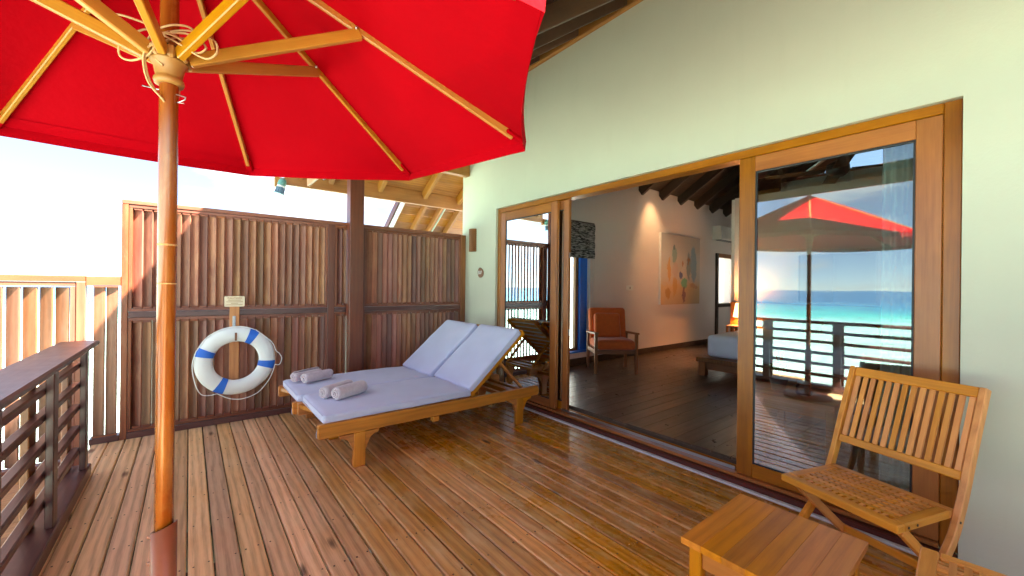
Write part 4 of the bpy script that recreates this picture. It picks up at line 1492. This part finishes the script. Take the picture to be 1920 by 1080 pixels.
# ------------------------------------------------------------------ chairs and stool
def build_chair(label):
    t = thing('folding_chair', label, 'chair', (0, 0, 0), group='teak folding chairs', local=True)
    w = 'teak'
    hw, d0, d1, zs, th = 0.252, -0.205, 0.212, 0.425, 0.036
    s = bx('seat', t, -hw, hw, d1 - 0.05, d1, zs - th, zs, w, 0.005)
    bx('seat_frame', s, -hw, hw, d0, d0 + 0.045, zs - th, zs, w, 0.005)
    bx('seat_frame', s, -hw, -hw + 0.05, d0 + 0.046, d1 - 0.051, zs - th, zs, w, 0.005)
    bx('seat_frame', s, hw - 0.05, hw, d0 + 0.046, d1 - 0.051, zs - th, zs, w, 0.005)
    # lattice of thin strips both ways, square holes between
    xa, xb, ya, yb = -hw + 0.05, hw - 0.05, d0 + 0.045, d1 - 0.05
    nx, ny = 14, 9
    px, py = (xb - xa) / nx, (yb - ya) / ny
    m1 = cbox(yb - ya + 0.004, px * 0.56, 0.034, 0.0)
    for i in range(nx + 1):
        if i in (0, nx):
            continue
        x = xa + i * px
        put('lattice_strip', m1, w, s, Matrix.Translation((x, (ya + yb) / 2, zs - 0.0181)) @ Matrix.Rotation(R(90), 4, 'Z'))
    m2 = cbox(xb - xa + 0.004, py * 0.56, 0.034, 0.0)
    for j in range(1, ny):
        put('lattice_strip', m2, w, s, Matrix.Translation((0, ya + j * py, zs - 0.0178)))
    # back: stiles run down past the seat and curve forward into the front feet
    for sx in (-1, 1):
        x = sx * (hw + 0.014)
        cl = spline([(-0.400, 0.955, 0), (-0.300, 0.690, 0), (-0.205, 0.430, 0), (-0.10, 0.26, 0), (0.20, 0.0, 0)], 6)
        n = len(cl)
        lft, rgt = [], []
        for i in range(n):
            a, b_ = cl[max(i - 1, 0)], cl[min(i + 1, n - 1)]
            dv = (b_ - a).normalized()
            nr = Vector((-dv.y, dv.x, 0))
            hwid = 0.022
            lft.append(cl[i] + nr * hwid)
            rgt.append(cl[i] - nr * hwid)
        lft[-1].y = rgt[-1].y = 0.0
        poly = [(p.y, p.x) for p in lft] + [(p.y, p.x) for p in reversed(rgt)]
        # polygon (y,z) extruded along x
        M = Matrix(((0, 0, 1, x - 0.0135), (0, 1, 0, 0), (1, 0, 0, 0), (0, 0, 0, 1)))
        prism('stile', t, poly, 0.027, w, M, 0.004)
        # rear leg crossing from the seat front
        beam('rear_leg', t, (sx * (hw - 0.03), 0.13, zs - 0.05), (sx * (hw - 0.03), -0.30, 0.012), 0.024, 0.042, w, (0, 1, 0), 0.004)
        for yy in (0.10, 0.16):
            tube('bolt', t, [(sx * (hw + 0.0005), yy - 0.02, zs - 0.018), (sx * (hw + 0.003), yy - 0.02, zs - 0.018)], 0.006, 'nail', 8)
        tube('bolt', t, [(sx * (hw + 0.027), -0.175, 0.385), (sx * (hw + 0.030), -0.175, 0.385)], 0.006, 'nail', 8)
    lean = (0.955 - 0.43) / 0.195
    def bp(z):
        return -0.205 - (z - 0.43) / (0.525) * 0.195
    ang = Vector((0, bp(0.95) - bp(0.5), 0.45)).normalized()
    nrm = Vector((0, ang.z, -ang.y))
    def rail(z, h):
        return beam('backrest', t, (-hw, bp(z), z), (hw, bp(z), z), 0.026, h, w, ang, 0.004)
    br = rail(0.932, 0.050)
    rail(0.565, 0.040)
    ns = 14
    z0, z1 = 0.583, 0.909
    for i in range(ns):
        x = -hw + (i + 0.5) * (2 * hw) / ns
        beam('back_slat', br, (x, bp(z0), z0), (x, bp(z1), z1), 0.012, 0.0225, w, (1, 0, 0), 0.002)
    beam('stretcher', t, (-hw + 0.02, -0.235, 0.075), (hw - 0.02, -0.235, 0.075), 0.022, 0.036, w)
    beam('stretcher', t, (-hw, 0.125, 0.062), (hw, 0.125, 0.062), 0.022, 0.03, w)
    return t


def build_stool():
    t = thing('side_table', 'low orange-brown timber side table in front of the folding chair', 'table', (1.8, 0.585, 0))
    x0, x1, y0, y1, zt = 1.53, 2.08, 0.355, 0.825, 0.42
    n = 6
    for i in range(n):
        a = y0 + (y1 - y0) * i / n
        b_ = y0 + (y1 - y0) * (i + 1) / n
        bx('top_board', t, x0, x1, a + 0.0002, b_ - 0.0002, zt - 0.026, zt, 'stool_wood', 0.0012)
    for x in (x0 + 0.045, x1 - 0.045):
        for y in (y0 + 0.045, y1 - 0.045):
            bx('leg', t, x - 0.023, x + 0.023, y - 0.023, y + 0.023, 0.0, zt - 0.027, 'stool_wood', 0.004)
    for y in (y0 + 0.045, y1 - 0.045):
        bx('apron', t, x0 + 0.069, x1 - 0.069, y - 0.012, y + 0.012, zt - 0.105, zt - 0.027, 'stool_wood')
    for x in (x0 + 0.045, x1 - 0.045):
        bx('apron', t, x - 0.012, x + 0.012, y0 + 0.069, y1 - 0.069, zt - 0.105, zt - 0.027, 'stool_wood')


ch = build_chair('teak folding chair with slatted back standing against the right door')
ch.location = (2.585, 0.47, 0)
ch.rotation_euler = (0, 0, R(70.9))
copy_thing(ch, 'teak folding chair cut off at the lower right corner, only its lattice seat showing', (1.965, 0.0, 0.0), R(3))
build_stool()


# ------------------------------------------------------------------ fittings on the wall
def build_wall_fittings():
    s = thing('wall_light', 'woven brown half-round wall light beside the glass door', 'wall light', (WX, 4.74, 1.9))
    n = 16
    vs, fs = [], []
    zs = 24
    for j in range(zs + 1):
        z = 1.885 + 0.315 * j / zs
        for k in range(n + 1):
            A = math.pi * k / n
            wv = 0.003 * (1 if (j + k) % 2 else -1)
            r = 0.062 + wv
            vs.append((WX - 0.002 - r * 1.05 * math.sin(A), 4.742 + r * math.cos(A) * 1.05, z))
    for j in range(zs):
        for k in range(n):
            a = j * (n + 1) + k
            fs.append((a, a + n + 1, a + n + 2, a + 1))
    fs.append(tuple(range(n + 1)))
    fs.append(tuple(zs * (n + 1) + k for k in range(n, -1, -1)))
    put('shade', mesh('shade', vs, fs, False), 'sconce_wood', s)
    p = thing('number_plaque', 'small round wooden plaque with the room number 537', 'sign', (WX, 4.56, 1.59))
    poly = []
    for k in range(28):
        A = 2 * math.pi * k / 28
        r = 1 + 0.07 * math.cos(2 * A + 0.6) + 0.05 * math.cos(3 * A)
        poly.append((0.062 * r * math.cos(A), 0.072 * r * math.sin(A)))
    M = Matrix.Translation((WX - 0.0005, 4.56, 1.588)) @ Matrix.Rotation(R(-90), 4, 'Z') @ Matrix.Rotation(R(90), 4, 'X')
    prism('disc', p, poly, 0.012, 'plaque_wood', M, 0.002)
    M2 = Matrix.Translation((WX - 0.0145, 4.562, 1.588)) @ Matrix.Rotation(R(-90), 4, 'Z') @ Matrix.Rotation(R(90), 4, 'X')
    put('lettering', text_mesh('537', 0.066, 0.0015), 'number_white', p, M2 @ Matrix.Scale(0.85, 4, (1, 0, 0)))
    # floodlight under the porch eaves
    f = thing('floodlight', 'small green and blue caged spotlight hanging from the porch corner', 'spotlight', (0.87, 5.72, 2.56))
    M = Matrix.Translation((0.865, 5.71, 2.56)) @ Matrix.Rotation(R(14), 4, 'Y')
    lathe('housing', f, [(0.01, 0.16), (0.032, 0.15), (0.045, 0.12), (0.05, 0.075), (0.044, 0.06)], 'spot_green', 20, M)
    lathe('collar', f, [(0.045, 0.062), (0.048, 0.05), (0.045, 0.04)], 'white_plastic', 20, M)
    lathe('body', f, [(0.044, 0.042), (0.046, 0.0), (0.046, -0.03)], 'spot_blue', 20, M)
    lathe('rim', f, [(0.05, -0.03), (0.066, -0.034), (0.066, -0.042), (0.04, -0.043)], 'spot_blue', 20, M)
    for k in range(12):
        A = 2 * math.pi * k / 12
        beam('fin', f, M @ Vector((0.049 * math.cos(A), 0.049 * math.sin(A), -0.028)), M @ Vector((0.047 * math.cos(A), 0.047 * math.sin(A), 0.038)), 0.004, 0.008, 'spot_blue', b=0.0)
    bx('bracket', f, 0.88, 0.90, 5.71, 5.774, 2.695, 2.715, 'spot_green', 0.002)


build_wall_fittings()


# ------------------------------------------------------------------ room
def build_room():
    # window in the end wall
    w = thing('window', 'tall brown-framed window with blue reveal in the end wall of the room', 'window', (4.9, IY, 0.3))
    bx('frame', w, 4.352, 4.41, IY + 0.10, IY + 0.16, 0.302, 2.498, 'inner_wood')
    bx('frame', w, 5.185, 5.255, IY + 0.10, IY + 0.16, 0.302, 2.498, 'inner_wood')
    bx('frame', w, 4.411, 5.184, IY + 0.101, IY + 0.159, 0.302, 0.36, 'inner_wood')
    bx('frame', w, 4.411, 5.184, IY + 0.101, IY + 0.159, 2.44, 2.498, 'inner_wood')
    bx('reveal', w, 5.257, 5.437, IY + 0.06, IY + 0.16, 0.302, 2.498, 'blue_paint', 0.0)
    bx('sill', w, 4.353, 5.437, IY - 0.02, IY + 0.09, 0.302, 0.325, 'blue_paint', 0.002)
    sheet('pane', w, [(4.41, IY + 0.13, 0.36), (5.185, IY + 0.13, 0.36), (5.185, IY + 0.13, 2.44), (4.41, IY + 0.13, 2.44)], 'clear_glass')
    b = thing('roman_blind', 'black and grey streaked roman blind above the window', 'blind', (4.95, IY - 0.05, 1.9))
    vs, fs = [], []
    nz, nx = 24, 12
    for j in range(nz + 1):
        z = 1.9 + 0.60 * j / nz
        for i in range(nx + 1):
            x = 4.35 + 1.14 * i / nx
            vs.append((x, IY - 0.055 - 0.014 * abs(math.sin(j * math.pi / 6)) + 0.004 * mnoise.noise(Vector((x * 5, z * 5, 1))), z))
    for j in range(nz):
        for i in range(nx):
            a = j * (nx + 1) + i
            fs.append((a, a + 1, a + nx + 2, a + nx + 1))
    put('fabric', mesh('fabric', vs, fs, True), 'blind_fabric', b)
    bx('headrail', b, 4.35, 5.49, IY - 0.05, IY - 0.002, 2.47, 2.52, 'dark_rafter_wood')
    tube('cord', b, [(5.5, IY - 0.02, 2.48), (5.505, IY - 0.02, 0.6)], 0.004, 'white_plastic', 6)

    # painting
    p = thing('painting', 'large unframed watercolour canvas of two figures on the end wall', 'painting', (8.42, IY - 0.03, 1.06))
    put('canvas', cbox(1.62, 0.045, 1.5, 0.003), 'canvas', p, Matrix.Translation((8.42, IY - 0.024, 1.815)))
    bx('stretcher_edge', p, 7.595, 7.608, IY - 0.046, IY - 0.002, 1.066, 2.564, 'white_plastic', 0.0)
    # air conditioner
    a = thing('air_conditioner', 'white split air conditioner high on the end wall', 'air conditioner', (10.4, IY, 2.6))
    prism('body', a, [(0, 0), (0.21, 0), (0.22, 0.05), (0.20, 0.33), (0, 0.34)], 0.95, 'white_plastic',
          Matrix(((0, 0, 1, 9.93), (-1, 0, 0, IY - 0.001), (0, 1, 0, 2.6), (0, 0, 0, 1))), 0.006)
    bx('outlet', a, 9.97, 10.84, IY - 0.19, IY - 0.06, 2.592, 2.5995, 'black_plastic', 0.0)
    for i in range(7):
        x = 10.02 + i * 0.12
        bx('vane', a, x, x + 0.06, IY - 0.18, IY - 0.07, 2.583, 2.5915, 'grey_plastic', 0.0)
    # vanity opening frame
    m = thing('vanity_frame', 'narrow dark timber frame round the bright washroom opening', 'frame', (10.6, IY, 0.3))
    bx('upright', m, 10.10, 10.20, IY - 0.045, IY - 0.002, 0.28, 2.29, 'dark_rafter_wood')
    bx('upright', m, 11.04, 11.12, IY - 0.045, IY - 0.002, 0.28, 2.29, 'inner_wood')
    bx('head', m, 10.201, 11.039, IY - 0.044, IY - 0.002, 2.19, 2.29, 'inner_wood')
    bx('shelf', m, 10.201, 11.039, IY - 0.05, IY - 0.002, 0.96, 1.04, 'dark_rafter_wood')
    tap = thing('tap', 'dark swan-neck tap on the washroom shelf', 'tap', (10.45, IY + 0.1, 1.06))
    tube('spout', tap, spline([(10.45, IY + 0.1, 1.061), (10.45, IY + 0.1, 1.38), (10.42, IY + 0.1, 1.46), (10.35, IY + 0.1, 1.46), (10.32, IY + 0.1, 1.38)], 6), 0.02, 'chrome_dark', 8)
    # switch
    s = thing('light_switch', 'white double switch plate on the end wall above the armchair', 'switch', (6.6, IY, 1.4))
    bx('plate', s, 6.48, 6.70, IY - 0.012, IY - 0.001, 1.36, 1.455, 'white_plastic', 0.003)
    bx('rocker', s, 6.57, 6.61, IY - 0.016, IY - 0.0125, 1.385, 1.43, 'grey_plastic', 0.001)

    # spotlight on the wall
    f = thing('picture_light', 'small ceiling spotlight washing the wall beside the painting', 'spotlight', (7.15, 4.2, 3.0))
    tube('stem', f, [(7.15, 4.2, 3.71), (7.15, 4.2, 3.67)], 0.008, 'black_plastic', 8)
    tube('can', f, [(7.15, 4.2, 3.68), (7.16, 4.215, 3.615)], 0.035, 'black_plastic', 12)
    tube('bulb', f, [(7.16, 4.215, 3.615), (7.1605, 4.2155, 3.612)], 0.03, 'bulb', 12)
    ld = bpy.data.lights.new('picture_light_lamp', 'SPOT')
    ld.energy = 12
    ld.color = (1.0, 0.55, 0.24)
    ld.spot_size = R(62)
    ld.spot_blend = 1.0
    ld.shadow_soft_size = 0.03
    lo = bpy.data.objects.new('picture_light_lamp', ld)
    COL.objects.link(lo)
    lo.location = (7.162, 4.217, 3.60)
    lo.rotation_euler = (Vector((7.40, IY, 1.95)) - Vector((7.162, 4.217, 3.60))).to_track_quat('-Z', 'Y').to_euler()
    lo.parent = f
    lo.matrix_parent_inverse = Matrix.Translation((7.15, 4.2, 3.0)).inverted()

    # armchair
    c = thing('armchair', 'orange upholstered armchair with light timber arms by the window', 'armchair', (5.2, 3.98, FLOOR), R(-36) + math.pi, local=True)
    wd = 'inner_wood'
    for x in (-0.31, 0.31):
        bx('leg', c, x - 0.022, x + 0.022, 0.22, 0.265, 0.0, 0.60, wd)
        beam('leg', c, (x, -0.27, 0.0), (x, -0.24, 0.58), 0.044, 0.042, wd, (0, 1, 0))
        beam('arm', c, (x, -0.30, 0.585), (x, 0.29, 0.615), 0.06, 0.026, wd)
        bx('side_rail', c, x - 0.015, x + 0.015, -0.24, 0.219, 0.30, 0.36, wd)
    bx('front_rail', c, -0.287, 0.287, 0.23, 0.255, 0.30, 0.36, wd)
    put('seat', rbox(0.60, 0.56, 0.14, 0.05, (14, 14, 6), 0.025), 'orange_fabric', c, Matrix.Translation((0, 0.0, 0.43)))
    put('back', rbox(0.60, 0.13, 0.56, 0.05, (14, 6, 14)), 'orange_fabric', c, Matrix.Translation((0, -0.265, 0.70)) @ Matrix.Rotation(R(10), 4, 'X'))
    q = thing('throw_pillow', 'square orange pillow leaning on the armchair back', 'pillow', (5.2, 3.98, FLOOR), R(-36) + math.pi, local=True)
    put('pillow', rbox(0.42, 0.12, 0.40, 0.05, (14, 6, 14), 0, 0.008), 'orange_fabric', q, Matrix.Translation((0.04, -0.125, 0.70)) @ Matrix.Rotation(R(14), 4, 'X'))

    # bed
    bd = thing('bed', 'low timber platform bed with white bedding', 'bed', (7.1, 2.0, FLOOR))
    bx('platform', bd, 6.0, 8.25, 1.0, 3.03, 0.31, 0.375, 'inner_wood', 0.006)
    for (x, y) in ((6.09, 2.96), (6.09, 1.07), (8.1, 2.96), (8.1, 1.07)):
        bx('leg', bd, x - 0.05, x + 0.05, y - 0.05, y + 0.05, FLOOR, 0.309, 'inner_wood')
    bx('apron', bd, 6.06, 6.09, 1.13, 2.90, 0.20, 0.309, 'inner_wood')
    put('mattress', rbox(2.1, 1.86, 0.33, 0.07, (30, 26, 8), 0.02, 0.012), 'linen_white', bd, Matrix.Translation((7.2, 2.03, 0.542)))
    for y in (1.6, 2.45):
        pl = thing('bed_pillow', 'white pillow at the head of the bed, ' + ('nearer the lamp' if y > 2 else 'away from the lamp'), 'pillow', (7.9, y, 0.72), local=True)
        put('pillow', rbox(0.42, 0.62, 0.16, 0.07, (12, 14, 6), 0.02, 0.01), 'linen_white', pl, Matrix.Translation((0, 0, 0.08)))
    h = thing('headboard', 'plain brown timber headboard behind the bed', 'headboard', (8.35, 2.2, FLOOR))
    bx('panel', h, 8.32, 8.415, 0.9, 3.52, FLOOR, 1.16, 'inner_wood')
    bx('socket', h, 8.315, 8.319, 3.3, 3.36, 0.66, 0.78, 'white_plastic', 0.0)
    l = thing('bedside_lamp', 'small lit bedside lamp with pleated amber shade', 'lamp', (8.15, 3.22, 0.72))
    nt = thing('nightstand', 'narrow timber nightstand beside the bed head', 'nightstand', (8.15, 3.25, FLOOR))
    bx('top', nt, 7.98, 8.31, 3.08, 3.46, 0.69, 0.72, 'inner_wood')
    for (x, y) in ((8.0, 3.1), (8.29, 3.1), (8.0, 3.44), (8.29, 3.44)):
        bx('leg', nt, x - 0.018, x + 0.018, y - 0.018, y + 0.018, FLOOR, 0.689, 'inner_wood')
    M = Matrix.Translation((8.15, 3.22, 0))
    lathe('base', l, [(0.07, 0.721), (0.07, 0.735), (0.015, 0.75), (0.015, 0.90)], 'inner_wood', 20, M)
    vs, fs = [], []
    for j, (r, z) in enumerate(((0.16, 0.88), (0.12, 1.14))):
        for k in range(48):
            A = 2 * math.pi * k / 48
            rr = r + 0.006 * (1 if k % 2 else -1)
            vs.append((8.15 + rr * math.cos(A), 3.22 + rr * math.sin(A), z))
    for k in range(48):
        fs.append((k, (k + 1) % 48, 48 + (k + 1) % 48, 48 + k))
    put('lamp_shade', mesh('lamp_shade', vs, fs), 'lamp_shade', l)
    pd = bpy.data.lights.new('bedside_lamp_bulb', 'POINT')
    pd.energy = 7
    pd.color = (1.0, 0.6, 0.3)
    pd.shadow_soft_size = 0.05
    po = bpy.data.objects.new('bedside_lamp_bulb', pd)
    COL.objects.link(po)
    po.parent = l
    po.location = (0, 0, 0.28)

    # ceiling fan
    fn = thing('ceiling_fan', 'dark four-bladed ceiling fan seen through the right glass door', 'fan', (5.6, 1.25, 2.7))
    tube('rod', fn, [(5.6, 1.25, 4.9), (5.6, 1.25, 2.8)], 0.014, 'black_plastic', 8)
    lathe('motor', fn, [(0.03, 2.84), (0.10, 2.80), (0.11, 2.72), (0.06, 2.67)], 'black_plastic', 24, Matrix.Translation((5.6, 1.25, 0)))
    for k in range(4):
        A = R(20 + 90 * k)
        d = Vector((math.cos(A), math.sin(A), 0))
        beam('blade', fn, Vector((5.6, 1.25, 2.74)) + d * 0.11, Vector((5.6, 1.25, 2.74)) + d * 0.68, 0.13, 0.008, 'dark_rafter_wood', (0.1 * d.y, -0.1 * d.x, 1))

    # low table behind the right door with a few things on it
    tb = thing('coffee_table', 'low timber table just behind the right glass door', 'table', (3.95, 1.3, FLOOR))
    bx('top', tb, 3.72, 4.25, 0.83, 1.36, 0.505, 0.545, 'inner_wood')
    for (x, y) in ((3.75, 0.86), (3.75, 1.33), (4.22, 0.86), (4.22, 1.33)):
        bx('leg', tb, x - 0.026, x + 0.026, y - 0.026, y + 0.026, FLOOR, 0.504, 'inner_wood')
    bx('apron', tb, 3.735, 3.76, 0.888, 1.302, 0.43, 0.504, 'inner_wood')
    bx('low_rail', tb, 3.735, 3.765, 0.888, 1.302, 0.20, 0.24, 'inner_wood')
    pt = thing('potted_plant', 'small potted plant with orange flowers on the inside table', 'plant', (3.95, 1.27, 0.546))
    lathe('pot', pt, [(0.05, 0.546), (0.07, 0.65), (0.065, 0.65)], 'pot', 20, Matrix.Translation((3.95, 1.27, 0)))
    rnd = random.Random(4)
    for k in range(11):
        A = 2 * math.pi * k / 11
        ln = rnd.uniform(0.12, 0.2)
        d = Vector((math.cos(A), math.sin(A), 0))
        p0 = Vector((3.95, 1.27, 0.64)); p1 = p0 + d * ln * 0.5 + Vector((0, 0, ln * 0.8)); p2 = p0 + d * ln + Vector((0, 0, ln * 0.7))
        s2 = Vector((-d.y, d.x, 0)) * 0.014
        me = mesh('leaf', [p0 - s2 * .3, p0 + s2 * .3, p1 + s2, p2, p1 - s2], [(0, 1, 2, 4), (4, 2, 3)])
        put('leaf', me, 'leaf', pt)
    for k in range(3):
        p0 = Vector((3.95, 1.27, 0.64)); p1 = p0 + Vector((rnd.uniform(-.06, .06), rnd.uniform(-.06, .06), 0.24))
        tube('flower', pt, [p0, p0.lerp(p1, .7), p1], [0.004, 0.005, 0.014], 'flower', 6)
    jr = thing('glass_jar', 'squat lidded glass jar on the inside table', 'jar', (3.92, 1.08, 0.546))
    lathe('jar', jr, [(0.045, 0.546), (0.055, 0.56), (0.055, 0.62), (0.04, 0.64)], 'clear_glass', 20, Matrix.Translation((3.92, 1.08, 0)))
    lathe('lid', jr, [(0.045, 0.641), (0.045, 0.655), (0.01, 0.665)], 'galvanised', 20, Matrix.Translation((3.92, 1.08, 0)))

    # desk and its clutter behind the left door
    dk = thing('desk', 'dark desk behind the left glass door', 'desk', (3.7, 4.2, FLOOR))
    bx('top', dk, 3.44, 3.92, 3.80, 4.55, 0.60, 0.64, 'desk_wood')
    bx('drawer_unit', dk, 3.46, 3.9, 3.82, 4.53, FLOOR, 0.599, 'desk_wood')
    tv = thing('television', 'small black television box on the dark desk', 'television', (3.7, 4.0, 0.641))
    bx('cabinet', tv, 3.66, 3.73, 3.84, 4.16, 0.68, 0.86, 'black_plastic', 0.01)
    bx('stand', tv, 3.67, 3.72, 3.97, 4.03, 0.641, 0.679, 'black_plastic', 0.004)
    pp = thing('papers', 'stack of white papers on the dark desk', 'papers', (3.55, 4.1, 0.641))
    bx('sheet', pp, 3.47, 3.63, 3.86, 4.3, 0.6405, 0.652, 'white_plastic', 0.001)
    # sheer curtains at both ends of the opening
    for (nm, y0, y1, cnt) in (('sheer curtain gathered behind the left glass door', 3.95, 4.6, 12), ('sheer curtain gathered behind the right edge of the right glass door', 0.22, 0.53, 6)):
        cu = thing('curtain', nm, 'curtain', (3.36, (y0 + y1) / 2, FLOOR))
        vs, fs = [], []
        n = cnt * 8
        zs = [FLOOR + 0.02, 0.8, 1.6, 2.55]
        for z in zs:
            for i in range(n + 1):
                y = y0 + (y1 - y0) * i / n
                vs.append((3.37 + 0.022 * math.sin(i * 2 * math.pi / 8) + 0.006 * math.sin(i * .37 + z), y, z))
        for j in range(3):
            for i in range(n):
                a = j * (n + 1) + i
                fs.append((a, a + 1, a + n + 2, a + n + 1))
        put('cloth', mesh('cloth', vs, fs, True), 'sheer', cu)
        tube('rod', cu, [(3.37, y0 - 0.02, 2.56), (3.37, y1 + 0.02, 2.56)], 0.012, 'dark_rafter_wood', 8)


build_room()


# ------------------------------------------------------------------ neighbouring villa
def build_neighbour():
    v = thing('neighbouring_villa', 'neighbouring villa roof with orange rafters showing above the screen', 'building', (5.0, 8.0, -0.2))
    bx('wall', v, 3.9, 8.5, 7.9, 8.1, -0.4, 2.6, 'bright_plaster', 0.0)
    def zy(y):
        return 2.5 + (7.5 - y) * 0.715
    nv = Vector((0, 0.715, 1))
    # underside boarding, rafters and barge boards of the overhanging roof
    ya, yb = 8.2, 6.1
    for i in range(12):
        y0 = ya - i * 0.18
        yc = y0 - 0.088
        beam('soffit_board', v, (3.04, yc, zy(yc) + 0.13), (4.75, yc, zy(yc) + 0.13), 0.214, 0.014, 'roof_wood', nv, 0.002)
    for x in (3.46, 3.80, 4.2):
        beam('rafter', v, (x, ya, zy(ya) + 0.05), (x, yb, zy(yb) + 0.05), 0.05, 0.13, 'roof_wood')
    beam('barge_board', v, (3.01, ya, zy(ya) + 0.09), (3.01, yb, zy(yb) + 0.09), 0.045, 0.2, 'verge_white')
    beam('barge_board', v, (2.965, ya, zy(ya) + 0.13), (2.965, yb, zy(yb) + 0.13), 0.03, 0.12, 'sill_wood')
    beam('edge_strip', v, (3.86, ya, zy(ya) + 0.0), (3.86, yb, zy(yb) + 0.0), 0.03, 0.02, 'verge_mint')
    # shingled slope facing the deck
    for i in range(22):
        y = 8.3 + i * 0.11
        z = 2.05 + i * 0.075
        beam('shingle_course', v, (4.3, y, z), (9.0, y, z), 0.16, 0.02, 'shingle', (0, -0.45, 1), 0.003)


build_neighbour()
